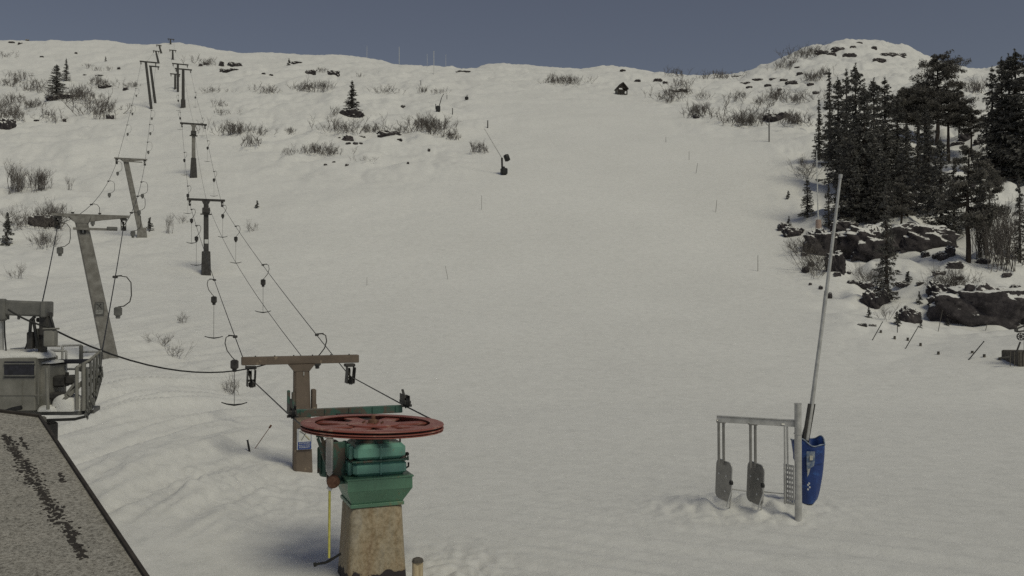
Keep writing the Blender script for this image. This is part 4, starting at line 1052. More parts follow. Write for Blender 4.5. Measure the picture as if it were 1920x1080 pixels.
def carpet_end():
    o = hit(1915, 688); D = o.y; P = lambda px, py, d=0: at(px, py, D + d) - o
    t = thing('timber_block', 'weathered timber block at the right edge with a frame and small wheel above', 'anchor block', o)
    m = MB(); c = P(1922, 673, 1.0); m.box(c, (58 / F * D, 2.0, 32 / F * D), bev=.06)
    for i in range(5): m.box(P(1894 + i * 8, 673, -.02) , (.04, .05, 28 / F * D), bev=.01)
    m.build('block', 'greywood', t)
    m = MB(); r = 7.5 / F * D; c = P(1914, 631)
    m.lathe([(r * .85, -.05), (r, -.05), (r, .05), (r * .85, .05)], 20, c, Matrix.Rotation(math.pi/2, 3, 'X'), False, True)
    for i in range(4): a = i * math.pi / 4; v = Vector((math.cos(a), 0, math.sin(a))) * r * .9; m.tube([c - v, c + v], .03, 6)
    m.build('wheel', 'far_steel', t)
    m = MB(); m.bar(P(1905, 617), P(1925, 609), .09, .09); m.bar(P(1905, 617), P(1906, 622), .2, .15); m.bar(P(1906, 622), P(1925, 620), .1, .1); m.bar(P(1924, 608), P(1924, 660), .2, .2)
    m.build('frame', 'far_steel', t)
    m = MB(); m.tube([P(1906, 660), P(1913, 641)], .05, 6); m.build('lever', 'far_steel', t)
    m = MB(); m.bar(P(1876, 671), P(1893, 669), .1, .1); m.build('side_bar', 'far_steel', t)
carpet_end()
# ================================================================== trees
def rings(P, R, n):
    """tube arrays through points P (k,3) with radii R"""
    P = np.asarray(P, float); k_ = len(P); d = np.gradient(P, axis=0); d /= np.linalg.norm(d, axis=1)[:, None] + 1e-9
    a = np.cross(d, [.31, .17, .93]); a /= np.linalg.norm(a, axis=1)[:, None] + 1e-9; b = np.cross(d, a)
    t = np.arange(n) * 2 * np.pi / n
    V = P[:, None] + (a[:, None] * np.cos(t)[None, :, None] + b[:, None] * np.sin(t)[None, :, None]) * np.asarray(R)[:, None, None]
    i = np.arange(k_ - 1)[:, None]; j = np.arange(n)[None]
    Q = np.stack([i*n + j, i*n + (j+1) % n, (i+1)*n + (j+1) % n, (i+1)*n + j], -1).reshape(-1, 4)
    return V.reshape(-1, 3), Q
class NB:
    def __init__(s): s.V = []; s.Q = []; s.n = 0
    def add(s, V, Q): s.V.append(V); s.Q.append(Q + s.n); s.n += len(V)
    def mesh(s, name, mat, smooth=False): return mesh_np(name, np.vstack(s.V), np.vstack(s.Q), mat, smooth)
def leaves(rs, C, size, spread=None, flat=1.0, lean=None):
    """one ragged quad sprig at each centre"""
    n = len(C); d = rs.normal(size=(n, 3)); d[:, 2] *= flat
    if lean is not None: d = d * .7 + lean
    d /= np.linalg.norm(d, axis=1)[:, None]; u = rs.normal(size=(n, 3)); w = np.cross(d, u); w /= np.linalg.norm(w, axis=1)[:, None] + 1e-9
    L = size * rs.uniform(.6, 1.4, n)[:, None]; W = L * rs.uniform(.22, .42, n)[:, None]
    V = np.stack([C - d*L*.5, C + w*W*.5 - d*L*.05, C + d*L*.5, C - w*W*.5], 1).reshape(-1, 3)
    return V, np.arange(n * 4).reshape(-1, 4)

def spruce_meshes(name, h, r, seed, dens=1.0, gappy=.0, base=.06, size=.34, top_p=.85):
    rs = np.random.RandomState(seed); tr = NB(); lf = NB()
    zs = np.linspace(-.5, h, 10); wob = np.cumsum(rs.normal(0, .02, 10)); P = np.stack([wob, wob[::-1] * .5, zs], 1)
    V, Q = rings(P, np.maximum(.022 * h * (1 - zs / h) ** .8, .012), 7); tr.add(V, Q)
    z = h * base
    while z < h * .985:
        k_ = z / h; nb = rs.randint(4, 7); L0 = r * (1 - k_) ** top_p + .10
        for b in range(nb):
            if rs.rand() < gappy: continue
            a = rs.rand() * 6.283; L = L0 * rs.uniform(.6, 1.15); zb = z + rs.uniform(-.12, .12)
            t = np.linspace(0, 1, 6); dro = -.25 * L * t ** 1.0 + .16 * L * t ** 2.5 if k_ < .8 else .35 * L * t
            px = np.cos(a) * L * t; py = np.sin(a) * L * t; pz = zb + dro
            V, Q = rings(np.stack([px, py, pz], 1), np.linspace(.035, .008, 6) * (L / 1.5 + .3), 3); tr.add(V, Q)
            n = int(26 * L * dens + 5); tt = rs.rand(n) ** .75; side = rs.normal(0, 1, n) * .16 * L * (1.15 - tt)
            C = np.stack([np.cos(a)*L*tt - np.sin(a)*side, np.sin(a)*L*tt + np.cos(a)*side, np.interp(tt, t, pz) - np.abs(rs.normal(0, .09, n)) * (1 + L*.3)], 1)
            V, Q = leaves(rs, C, size, flat=.5, lean=np.array([np.cos(a)*.8, np.sin(a)*.8, -.35])); lf.add(V, Q)
        z += max(.16, h * .021) * rs.uniform(.7, 1.35)
    n = 26; C = np.stack([rs.normal(0, .05, n), rs.normal(0, .05, n), h * rs.uniform(.95, 1.02, n)], 1); V, Q = leaves(rs, C, size * .7); lf.add(V, Q)
    return tr.mesh(name + '_trunk', 'bark', True), lf.mesh(name + '_crown', 'spruce')

def pine_meshes(name, h, r, seed, cb=.4, dens=1.0, layered=False, size=.34):
    rs = np.random.RandomState(seed); tr = NB(); lf = NB()
    zs = np.linspace(-.5, h * .97, 12); wob = np.cumsum(rs.normal(0, .06, 12)); wob -= wob[0]; P = np.stack([wob, np.cumsum(rs.normal(0, .05, 12)), zs], 1)
    V, Q = rings(P, np.maximum(.024 * h * (1 - zs / h * .85), .03), 8); tr.add(V, Q)
    nb = int(40 if not layered else 46)
    for b in range(nb):
        k_ = cb + (1 - cb) * (b + rs.rand()) / nb; z = h * k_; a = rs.rand() * 6.283; kk = (k_ - cb) / (1 - cb)
        prof = math.sin(math.pi * min(1, .18 + kk * .82)) ** .6 if not layered else (1.05 - kk) ** .7
        L = r * prof * rs.uniform(.55, 1.15) + .3; up = rs.uniform(.05, .45) * (1 if not layered else .35)
        t = np.linspace(0, 1, 6); x0 = np.interp(z, zs, P[:, 0]); y0 = np.interp(z, zs, P[:, 1])
        bx = x0 + np.cos(a)*L*t; by = y0 + np.sin(a)*L*t; bz = z + L * up * t ** 1.6 - (.1 * L * t if layered else 0)
        V, Q = rings(np.stack([bx, by, bz], 1), np.linspace(.07, .015, 6) * (L / 2 + .4), 4); tr.add(V, Q)
        for c in range(int(3 + L * 1.6)):
            tt = rs.uniform(.35, 1.02); cr = (.38 + .12 * L) * rs.uniform(.6, 1.2); n = int(40 * dens * (cr / .6) ** 1.5) + 8
            C = rs.normal(size=(n, 3)); C /= np.linalg.norm(C, axis=1)[:, None]; C *= (rs.rand(n) ** .5)[:, None] * cr; C[:, 2] *= .62
            o = rs.normal(0, .22 * L * .6, 3) * [1, 1, .25]
            C += [np.interp(tt, t, bx) + o[0], np.interp(tt, t, by) + o[1], np.interp(tt, t, bz) + o[2] + .1]
            V, Q = leaves(rs, C, size, lean=np.array([0, 0, .35])); lf.add(V, Q)
    return tr.mesh(name + '_trunk', 'bark', True), lf.mesh(name + '_crown', 'pine')

def twig_mesh(name, h, spread, seed, stems=9, thick=1.0, upright=.0, sub=7, wide=.3):
    """leafless multi-stemmed birch or willow scrub"""
    rs = np.random.RandomState(seed); nb = NB()
    def limb(p, d, L, r, lev):
        k_ = 5; pts = [p]; dd = d.copy()
        for i in range(k_):
            dd = dd + rs.normal(0, .16, 3) + np.array([0, 0, .10 * (1 + upright)]); dd /= np.linalg.norm(dd); pts.append(pts[-1] + dd * L / k_)
        pts = np.array(pts); V, Q = rings(pts, np.linspace(r, r * .35, k_ + 1), 3); nb.add(V, Q)
        if lev < 2:
            n = sub if lev == 0 else 4
            for c in range(n):
                t = rs.uniform(.25, 1.0) * k_; i = min(int(t), k_ - 1); q = pts[i] + (pts[i + 1] - pts[i]) * (t - i)
                e = pts[i + 1] - pts[i]; e = e / np.linalg.norm(e) + rs.normal(0, .55, 3) * [1, 1, .6]; e /= np.linalg.norm(e)
                limb(q, e, L * rs.uniform(.35, .6), max(r * .5, .006 * thick), lev + 1)
    for s_ in range(stems):
        a = rs.rand() * 6.283; d = np.array([math.cos(a) * spread, math.sin(a) * spread, 1.0]) * 1.0; d /= np.linalg.norm(d)
        limb(np.array([math.cos(a) * .15 * spread, math.sin(a) * .15 * spread, -.15]) + np.array([rs.normal(0, wide), rs.normal(0, wide), 0]), d, h * rs.uniform(.55, 1.0), .022 * thick, 0)
    return nb.mesh(name, 'twig', False)

def proto_tree(kind):
    return kind
SPR = [spruce_meshes('spruce_a', 12, 2.5, 1, .75, .18, top_p=.75), spruce_meshes('spruce_b', 12, 2.2, 2, .7, gappy=.25), spruce_meshes('spruce_c', 12, 3.0, 3, .8, .15, top_p=.68), spruce_meshes('spruce_d', 12, 1.6, 4, .8, .25)]
PIN = [pine_meshes('pine_a', 15, 3.9, 5, .42), pine_meshes('pine_b', 12.5, 3.3, 6, .30, layered=True), pine_meshes('pine_c', 14, 3.6, 7, .5)]
SML = [spruce_meshes('small_spruce_a', 2.0, .62, 8, 2.4, .1, .04, .16), spruce_meshes('small_spruce_b', 2.0, .75, 9, 2.6, .2, .02, .17)]
def tree(kind, idx, b_px, top_y, label, wide=1.0, group=None, rz=None, sink=.1, lean=0):
    o = hit(*b_px) if not isinstance(b_px, Vector) else b_px
    hpx = b_px[1] - top_y; h = hpx / F * o.y * 1.02
    me = {'s': SPR, 'p': PIN, 'm': SML}[kind][idx]; base_h = {'s': 12, 'p': (15, 12.5, 14, 1)[idx], 'm': 2.0}[kind]
    nm = {'s': 'spruce', 'p': 'pine', 'm': 'young_spruce'}[kind]
    o = o - Vector((0, 0, sink)); t = thing(nm + '_tree' if kind != 'm' else nm, label, 'tree', o, rnd.uniform(0, 6.28) if rz is None else rz, group)
    k_ = h / base_h; t.scale = (k_ * wide, k_ * wide, k_); t.rotation_euler[1] = lean
    link('trunk', me[0], t); link('crown', me[1], t)
    return t
# right bank
tree('s', 3, (1556, 304), 133, 'slender airy spruce left of the dense tall ones, at the edge of the forest', .9)
tree('s', 2, (1606, 388), 126, 'broad dark spruce, tallest of the dense group left of the big pine', .80)
tree('s', 0, (1588, 350), 134, 'dark spruce half hidden behind the tallest of the dense group', .8)
tree('s', 2, (1640, 372), 152, 'dark spruce at the right of the dense group, in front of the pines', 1.0)
tree('s', 0, (1660, 360), 150, 'bushy dark spruce merging with the right side of the dense group', 1.1)
tree('s', 1, (1662, 566), 350, 'narrow spruce with a bare lower stem in front of the middle rock band', .78)
tree('p', 0, (1757, 272), 106, 'big pine with a ragged crown reaching into the sky', 1.0)
tree('p', 2, (1700, 300), 168, 'low-crowned pine left of the big sky-reaching pine', 1.15)
tree('p', 2, (1735, 305), 172, 'dense pine just below the big sky-reaching pine', 1.1)
tree('p', 1, (1799, 259), 162, 'small pine right of the big sky-reaching pine', .9)
tree('s', 1, (1722, 372), 215, 'dim spruce in the hollow below the big pine', 1.0)
tree('s', 2, (1765, 446), 262, 'dark full spruce left of the tall open pine, in the middle of the bank', .95)
tree('s', 0, (1742, 400), 240, 'dark spruce just behind the full one in the middle of the bank', .9)
tree('p', 1, (1815, 492), 276, 'tall open pine with a bare trunk, foremost on the bank', .95)
tree('s', 1, (1838, 430), 310, 'spruce behind the foremost open pine', .8)
tree('s', 2, (1880, 330), 112, 'very dark big spruce of the mass at the right edge, leftmost', .9)
tree('s', 2, (1905, 335), 98, 'very dark big spruce of the mass at the right edge, tallest', 1.1)
tree('s', 0, (1862, 318), 128, 'narrower dark spruce at the left side of the mass at the right edge', .85)
tree('s', 2, (1935, 345), 92, 'very dark big spruce cut by the right edge of the view', 1.1)
tree('s', 1, (1912, 492), 332, 'slim open spruce on the bank near the right edge', .75)
tree('s', 0, (1514, 408), 333, 'small dark spruce at the piste edge left of the white mast', 1.1)
tree('s', 1, (1554, 428), 344, 'small spruce right of the white mast with the orange pad', .9)
tree('s', 3, (1536, 300), 185, 'thin ragged spruce at the left edge of the forest', .9)
tree('m', 0, (1629, 596), 575, 'tiny spruce below the left end of the low rocks on the bank')
tree('m', 1, (1682, 610), 583, 'little round spruce on a stem below the bank')
tree('m', 0, (1724, 568), 546, 'tiny spruce left of the long rock face')
tree('m', 1, (1703, 532), 508, 'little spruce above the tiny one left of the long rock face', 1.2)
tree('m', 1, (1776, 610), 596, 'little bush-like spruce below the long rock face', 1.3)
tree('m', 0, (1726, 614), 600, 'tiny spruce beside the dark round bush at the slope edge', 1.0)
tree('m', 1, (1478, 373), 357, 'tiny spruce on the piste edge left of the forest')
tree('m', 0, (1479, 424), 405, 'tiny spruce above the paired dark boulders')
tree('m', 1, (1610, 484), 460, 'small spruce left end of the middle rock band', 1.2)
for (k_, i_, b_, t_, w_, lab) in (('s', 2, (1572, 345), 150, .85, 'dark spruce at the left side of the dense tall group'), 
    ('p', 2, (1722, 262), 165, 1.3, 'low dark pine behind the big pine, its crown joining the band'), ('s', 2, (1622, 400), 165, .95, 'dark low-branched spruce in front of the tallest of the dense group'),
    ('s', 2, (1598, 418), 250, .8, 'second lowest dark spruce at the left end of the dense group'), ('p', 2, (1822, 300), 205, 1.0, 'small dim pine between the big pine and the mass at the right edge'),
    ('s', 0, (1738, 350), 205, 1.2, 'full spruce in the shade right under the big sky-reaching pine'), ('s', 2, (1640, 420), 300, .9, 'low full spruce at the front of the dense group, above the rock band'),
    ('s', 0, (1683, 330), 178, 1.2, 'dark spruce between the dense group and the low-crowned pine'), ('p', 2, (1778, 300), 178, 1.2, 'dark low pine under the right side of the big sky-reaching pine'),
    ('s', 2, (1700, 405), 235, .9, 'dark spruce in the shadowy hollow left of the full spruces'), ('s', 1, (1790, 440), 300, 1.0, 'dim spruce close behind the foremost open pine'),
('s', 1, (1578, 412), 290, .9, 'dim spruce standing lowest at the left of the dense group'), ('p', 2, (1855, 420), 320, .9, 'small dark pine between the foremost pine and the right-edge mass'),
    ('s', 2, (1893, 325), 106, .9, 'dark spruce wedged in the middle of the mass at the right edge'), ('p', 1, (1690, 440), 330, .9, 'ragged little pine above the middle rock band'), ('s', 0, (1660, 410), 290, .9, 'dark spruce straight behind the narrow bare-stemmed one')):
    tree(k_, i_, b_, t_, lab, w_)
# left and middle
tree('s', 2, (106, 184), 122, 'dark full spruce on a dark bare patch, left slope', 1.5)
tree('s', 1, (124, 152), 110, 'slim spruce right behind the full one on the left slope', 1.25)
tree('s', 3, (660, 214), 152, 'ragged open spruce on a rock, alone in the middle of the hillside', 2.3)
tree('m', 0, (14, 458), 400, 'small spruce at the left edge beside the bare scrub', .8)
tree('m', 1, (281, 433), 407, 'little spruce beside the foot of the second leaning tower', .9)
tree('m', 1, (482, 390), 375, 'tiny lone spruce right of the tower with the dark sleeve', 1.1)
tree('m', 0, (542, 122), 110, 'tiny spruce high on the ridge beside a flat rock', 1.3)
tree('m', 0, (198, 114), 106, 'tiny dark spruce high on the left slope', 1)

# ================================================================== rocks
def rock_mesh(seed, n=40):
    rs = np.random.RandomState(seed); nl, nm = n, n * 2
    th = np.linspace(.02, math.pi - .02, nl); ph = np.arange(nm) * 2 * math.pi / nm
    T, Pp = np.meshgrid(th, ph, indexing='ij'); sp = lambda v, p: np.sign(v) * np.abs(v) ** p
    X = sp(np.sin(T), .7) * sp(np.cos(Pp), .75); Y = sp(np.sin(T), .7) * sp(np.sin(Pp), .75); Zc = sp(np.cos(T), .65)
    d = .30 * pnoise(X * 1.4 + seed, Y * 1.4 + Zc * 1.1, seed) + .22 * pnoise(X * 3.3 + Zc * 2.2, Y * 3.3 - Zc * 1.7 + seed, seed + 1) + .14 * np.abs(pnoise(X * 8 + Zc * 5, Y * 8 + Zc * 6, seed + 2)) + .06 * pnoise(X * 17 + Zc * 13, Y * 17 - Zc * 12, seed + 3)
    k_ = 1 + d; V = np.stack([X * k_, Y * k_, Zc * k_], -1).reshape(-1, 3)
    i = np.arange(nl - 1)[:, None]; j = np.arange(nm)[None]
    Q = np.stack([i*nm + j, (i+1)*nm + j, (i+1)*nm + (j+1) % nm, i*nm + (j+1) % nm], -1).reshape(-1, 4)
    return mesh_np('boulder_%d' % seed, V * .5, Q, 'rock', True)
RK = [rock_mesh(s) for s in (11, 12, 13, 14, 15, 16)]
for me in RK: me.name = 'boulder'
rk_i = 0
def rock(cx, by, w, h, label, group=None, depth=.8, rot=None, back=.15, name='boulder'):
    """dark stone: cx, lower edge, width and visible height in the view"""
    global rk_i; rk_i += 1
    o = hit(cx, by); s = o.y / F; W = w * s * 1.08; Hh = h * s
    dep = max(W * depth * .6, Hh * 1.1)
    t = link(name, RK[rk_i % 6]); slope = 1.0
    zc = gz(o.x, o.y + dep * .5); top = o.z + Hh * 1.0
    zmid = (o.z + top) / 2 - Hh * .15
    t.location = (o.x + cx * 0, o.y + dep * (.5 - .12), zmid); t.scale = (W, dep, Hh * 1.45)
    t.rotation_euler = (0, 0, rnd.uniform(-.25, .25) if rot is None else rot)
    return tag(t, label, 'rock', group)
rock(1868, 606, 150, 60, 'long dark rock face at the foot of the bank, right edge', name='rock_or_shade')
rock(1790, 588, 70, 36, 'lower left shoulder of dark rock beside the long rock face')
rock(1764, 560, 34, 26, 'dark boulder at the left tip of the long rock face')
rock(1905, 612, 60, 40, 'dark rock at the right edge, end of the long rock face')
rock(1660, 482, 128, 52, 'broad dark rock band in the middle of the bank behind the narrow spruce', name='rock_or_shade')
rock(1738, 468, 100, 40, 'right part of the middle rock band under the full dark spruce', name='rock_or_shade')
rock(1548, 478, 56, 40, 'humped dark rock with snow on top, behind the leaning lance')
rock(1570, 510, 28, 32, 'dark rock stepping down right below the humped one')
rock(1488, 443, 34, 15, 'larger of the paired dark boulders at the piste edge'); rock(1469, 432, 16, 12, 'smaller of the paired dark boulders at the piste edge')
rock(1648, 576, 42, 30, 'dark stone at the foot of the narrow spruce'); rock(1711, 606, 32, 24, 'dark round boulder between the tiny spruces at the slope edge')
rock(1586, 432, 40, 16, 'dark flat rock below the small spruce beside the white mast'); rock(1622, 417, 22, 17, 'dark boulder in the snowy hummock above the rock band')
rock(1680, 385, 90, 24, 'long dark rock shape standing in for the shade below the dense spruces, above the snowy hummock', name='rock_or_shade'); rock(1571, 518, 12, 7, 'small stone right of the leaning lance')  # the long one is the shade under the trees, put in as a dark rock shape
G2 = 'small dark stones in a row below the middle rock band'
for (x, y, w, h) in ((1597, 532, 11, 6), (1607, 534, 8, 5), (1614, 538, 10, 9), (1627, 544, 22, 13), (1592, 516, 7, 5)): rock(x, y, w, h, 'small dark stone in the row below the middle rock band', G2)
G3 = 'dark stones scattered under the foremost pine'
for (x, y, w, h) in ((1737, 482, 14, 9), (1756, 484, 10, 7), (1770, 487, 18, 12), (1785, 480, 14, 16), (1793, 505, 24, 12), (1762, 515, 20, 7), (1727, 534, 14, 5), (1752, 530, 12, 4), (1700, 536, 30, 7), (1845, 495, 20, 9), (1890, 520, 16, 8), (1905, 545, 16, 9), (1800, 525, 12, 6)):
    rock(x, y, w, h, 'dark stone scattered around the foot of the foremost pine', G3)
G4 = 'dark stones along the left edge of the bank'
for (x, y, w, h) in ((1512, 512, 10, 12), (1522, 500, 10, 8), (1540, 543, 6, 6), (1556, 560, 8, 10), (1508, 480, 10, 6), (1520, 535, 5, 4), (1618, 612, 14, 5), (1637, 612, 12, 4)):
    rock(x, y, w, h, 'dark stone along the left edge of the bank', G4)
G5 = 'dark stones in the upper forest'
for (x, y, w, h) in ((1815, 262, 26, 12), (1797, 272, 20, 5), (1690, 250, 12, 8), (1745, 330, 20, 8), (1860, 345, 24, 10), (1700, 330, 20, 9), (1840, 270, 20, 9), (1820, 350, 18, 8), (1560, 330, 12, 6), (1850, 395, 22, 8)):
    rock(x, y, w, h, 'dark stone in the snow between the upper forest trees', G5)
rock(1460, 226, 40, 14, 'dark slab under a snow cap behind the tall dark post, upper right')
G6 = 'bare rock streaks on the round summit'
for (x, y, w, h) in ((1675, 107, 38, 7), (1650, 115, 22, 5), (1594, 107, 22, 7), (1571, 96, 22, 7), (1640, 92, 9, 5), (1693, 104, 12, 4), (1786, 131, 14, 5), (1612, 82, 10, 3), (1600, 90, 10, 4), (1540, 100, 24, 6), (1560, 104, 16, 5)): rock(x, y, w, h, 'bare dark rock streak on the round summit', G6, depth=.4)
G7 = 'stones on the flank below the round summit'
for (x, y, w, h) in ((1485, 158, 18, 6), (1470, 152, 12, 4), (1520, 160, 10, 4), (1500, 140, 10, 4), (1450, 150, 14, 3), (1420, 152, 20, 4), (1398, 158, 16, 4), (1530, 175, 10, 4), (1440, 162, 10, 4), (1495, 128, 9, 3), (1380, 145, 18, 3), (1462, 170, 8, 3), (1550, 140, 8, 4), (1575, 165, 9, 4), (1405, 165, 9, 3)):
    rock(x, y, w, h, 'small dark stone on the flank below the round summit', G7, depth=.5)
rock(1234, 153, 14, 5, 'small rock right above the timber hut'); rock(1247, 157, 8, 4, 'smaller rock beside the one above the timber hut'); rock(1196, 152, 10, 3, 'tiny flat rock close above the timber hut'); rock(1272, 172, 30, 5, 'flat rock under the scrub right of the timber hut')
rock(1306, 222, 10, 8, 'dark stone under the lone shrub clump beside the upper piste'); rock(1168, 133, 8, 3, 'tiny rock on the ridge above the timber hut')
rock(658, 219, 38, 13, 'dark rock under the lone ragged spruce'); rock(726, 255, 36, 10, 'peaked grey-brown rock right below the lone ragged spruce', depth=.6); rock(652, 264, 18, 9, 'dark oval stone left of the peaked rock')
G8 = 'small stones below the lone ragged spruce'
for (x, y, w, h) in ((653, 271, 8, 4), (666, 271, 8, 4), (676, 270, 6, 3), (749, 264, 9, 4), (755, 203, 8, 5), (675, 257, 18, 2), (636, 260, 4, 3), (804, 284, 4, 5), (610, 310, 5, 3), (626, 306, 5, 3), (650, 311, 6, 3), (765, 308, 4, 4)): rock(x, y, w, h, 'small dark stone on the hillside below the lone ragged spruce', G8)
rock(582, 139, 16, 7, 'dark slanted rock near the ridge, left of a longer one'); rock(624, 141, 20, 8, 'longer dark rock near the ridge right of the slanted one'); rock(556, 119, 15, 4, 'flat rock beside the tiny ridge spruce'); rock(871, 136, 26, 3, 'long flat rock streak under the skyline dip')
G9 = 'dark rocks right of the far towers'
for (x, y, w, h) in ((437, 125, 22, 8), (415, 124, 8, 8), (431, 134, 26, 5), (415, 135, 7, 6), (508, 142, 6, 3), (494, 140, 6, 3), (385, 121, 8, 4), (376, 124, 6, 4)): rock(x, y, w, h, 'dark rock on the slope right of the far towers', G9)
rock(108, 186, 46, 10, 'dark bare ground patch under the full spruce on the left slope', depth=1.2); rock(8, 242, 24, 18, 'dark rock at the left edge beneath the thicket'); rock(76, 424, 36, 20, 'big dark boulder among the scrub left of the leaning tower')
G10 = 'small stones on the left slope'
for (x, y, w, h) in ((21, 80, 9, 2), (37, 83, 8, 3), (68, 228, 9, 3), (196, 165, 20, 6), (205, 222, 12, 7), (120, 228, 4, 5), (78, 107, 6, 2), (58, 143, 8, 2), (142, 101, 5, 3), (222, 130, 5, 4), (158, 142, 5, 3), (186, 143, 12, 3), (235, 170, 8, 6), (50, 73, 6, 2)): rock(x, y, w, h, 'small dark stone on the left slope', G10)

# ================================================================== bare scrub
TW = [twig_mesh('scrub_a', 2.0, .75, 21), twig_mesh('scrub_b', 2.0, .45, 22, 8), twig_mesh('scrub_c', 2.0, 1.0, 23, 10), twig_mesh('scrub_d', 2.4, .15, 24, 9, 1.0, 1.5, 5)]
TWF = [twig_mesh('far_scrub_a', 2.0, .6, 25, 14, 1.7, 0, 5, 1.1), twig_mesh('far_scrub_b', 2.0, .8, 26, 14, 1.7, 0, 5, 1.5), twig_mesh('far_scrub_c', 2.0, .3, 27, 12, 1.7, .5, 5, .9)]
n_sh = 0
def scrub(cx, cy, rx, ry, n, h, label, kinds=(0, 1, 2), name='bare_shrub'):
    global n_sh
    n = max(1, int(round(n)))
    for i in range(n):
        a = rnd.uniform(0, 6.28); q = math.sqrt(rnd.random()) if n > 1 else 0
        o = hit(cx + rx * q * math.cos(a), cy + ry * q * math.sin(a))
        me = TWF[rnd.randrange(3)] if o.y > 150 and kinds != (3,) else TW[kinds[rnd.randrange(len(kinds))]]
        k_ = h / 2.0 * rnd.uniform(.65, 1.2)
        t = link(name, me, None, o - Vector((0, 0, .08))); t.scale = (k_ * rnd.uniform(.9, 1.4), k_ * rnd.uniform(.9, 1.4), k_); t.rotation_euler = (0, 0, rnd.uniform(0, 6.28))
        tag(t, label, 'shrub', 'clump: ' + label if n > 1 else None); n_sh += 1
B = 'bare leafless shrub '
scrub(14, 205, 24, 28, 12, 2.6, B + 'in the thicket cut by the left edge, upper slope')
scrub(30, 158, 26, 14, 7, 2.3, B + 'in the upper left thicket reaching toward the dark spruces')
scrub(70, 168, 22, 10, 5, 2.2, B + 'just left of the dark full spruce')
scrub(150, 190, 16, 16, 7, 2.8, B + 'right of the dark full spruce')
scrub(187, 208, 22, 18, 7, 3.0, B + 'in the big loose clump right of and below the dark spruces')
scrub(66, 208, 14, 8, 3, 2.0, B + 'in the small clump on the bright hummock at left')
scrub(100, 226, 14, 8, 3, 2.2, B + 'below the bright hummock at left')
scrub(195, 158, 14, 8, 4, 2.2, B + 'behind the small dark bank left of the far leaning towers')
scrub(245, 163, 20, 5, 4, 1.6, B + 'in the low fringe just left of the third leaning tower')
scrub(192, 128, 26, 6, 3, 1.8, B + 'in the faint line high on the left slope')
scrub(10, 108, 14, 8, 2, 2, B + 'faint on the upper left snowfield')
scrub(58, 357, 42, 6, 13, 2.6, B + 'in the upright reed-like row at left, above the dark boulder', (3, 1))
scrub(130, 356, 4, 3, 1, 2.0, B + 'single upright bush left of the second leaning tower', (3,))
scrub(92, 418, 30, 22, 10, 2.5, B + 'in the dense scrub around the dark boulder')
scrub(84, 462, 14, 12, 5, 2.0, B + 'at the lower end of the scrub left of the leaning tower')
scrub(36, 420, 14, 14, 4, 2.1, B + 'between the edge spruce and the dark boulder')
scrub(32, 522, 3, 3, 1, 1.2, B + 'alone near the left edge below the scrub')
scrub(342, 418, 3, 4, 1, 1.6, B + 'alone between the second leaning tower and the dark sleeved tower')
scrub(318, 438, 3, 4, 1, 2.0, B + 'tall lone one right of the foot of the second leaning tower', (3,))
scrub(474, 434, 4, 4, 1, 1.6, B + 'alone on the snow right of the tower with the dark sleeve')
scrub(300, 646, 4, 4, 1, 1.0, B + 'small upper left one on the bank below the rope')
scrub(332, 668, 4, 4, 1, 1.1, B + 'middle one on the bank below the slack cable')
scrub(345, 606, 3, 3, 1, .9, B + 'tiny one above the slack cable')
scrub(428, 737, 8, 2, 2, .8, B + 'low twigs left of the brown crossbeam')
scrub(384, 122, 10, 4, 3, 3.4, B + 'in the rounded clump right of the far towers')
scrub(436, 250, 16, 5, 6, 2.3, B + 'in the clump right of the third tower')
scrub(470, 276, 8, 6, 2, 2.0, B + 'just below the clump right of the third tower')
scrub(405, 172, 14, 4, 3, 1.6, B + 'in the thin trail below the ridge rocks')
scrub(414, 208, 8, 10, 3, 1.7, B + 'in the thin trail above the clump by the third tower')
scrub(500, 173, 14, 4, 4, 2.0, B + 'in the low clump left of the broad one below the ridge')
scrub(586, 170, 24, 5, 8, 2.4, B + 'in the broad clump left above the lone ragged spruce')
scrub(607, 136, 10, 3, 2, 2.2, B + 'between the two dark ridge rocks')
scrub(645, 246, 18, 6, 6, 2.2, B + 'in the clump directly below the lone ragged spruce')
scrub(627, 216, 8, 4, 2, 1.6, B + 'immediately left of the lone ragged spruce')
scrub(698, 248, 7, 5, 3, 2.0, B + 'beside the left end of the peaked rock')
scrub(805, 244, 26, 12, 10, 2.6, B + 'in the large loose clump left of the small snow gun')
scrub(842, 262, 16, 5, 4, 2.0, B + 'in the tail trailing down right of the large loose clump')
scrub(757, 253, 10, 5, 3, 1.8, B + 'just right of the peaked rock')
scrub(490, 250, 10, 5, 3, 1.6, B + 'in the small clump left of the mid-slope trail')
scrub(541, 252, 12, 4, 3, 1.2, B + 'in the faint low clump mid-slope')
scrub(627, 290, 12, 5, 4, 1.7, B + 'in the lower clump under the dark oval stone')
scrub(597, 290, 8, 6, 3, 1.8, B + 'in the lower clump left of the one under the oval stone')
scrub(572, 288, 2, 3, 1, 1.4, B + 'thin one among the lower clumps')
scrub(541, 290, 2, 3, 1, 1.4, B + 'leftmost single one of the lower clumps')
scrub(685, 302, 4, 4, 1, 1.4, B + 'single low one below the small stones')
scrub(902, 288, 8, 5, 2, 2.0, B + 'left of the fan gun lance')
scrub(727, 174, 12, 3, 3, 1.8, B + 'in the low clump right above the lone ragged spruce')
scrub(793, 176, 8, 3, 2, 1.8, B + 'in the small clump above the small snow gun')
scrub(831, 174, 12, 4, 2, 1.6, B + 'scattered between the small and the tiny snow gun')
scrub(672, 144, 8, 2, 1, 1.8, B + 'low one beneath the pale thin mast')
scrub(1030, 156, 12, 4, 4, 2.4, B + 'in the left clump between the skyline dip and the hut')
scrub(1070, 157, 18, 6, 6, 2.4, B + 'in the right clump left of the timber hut')
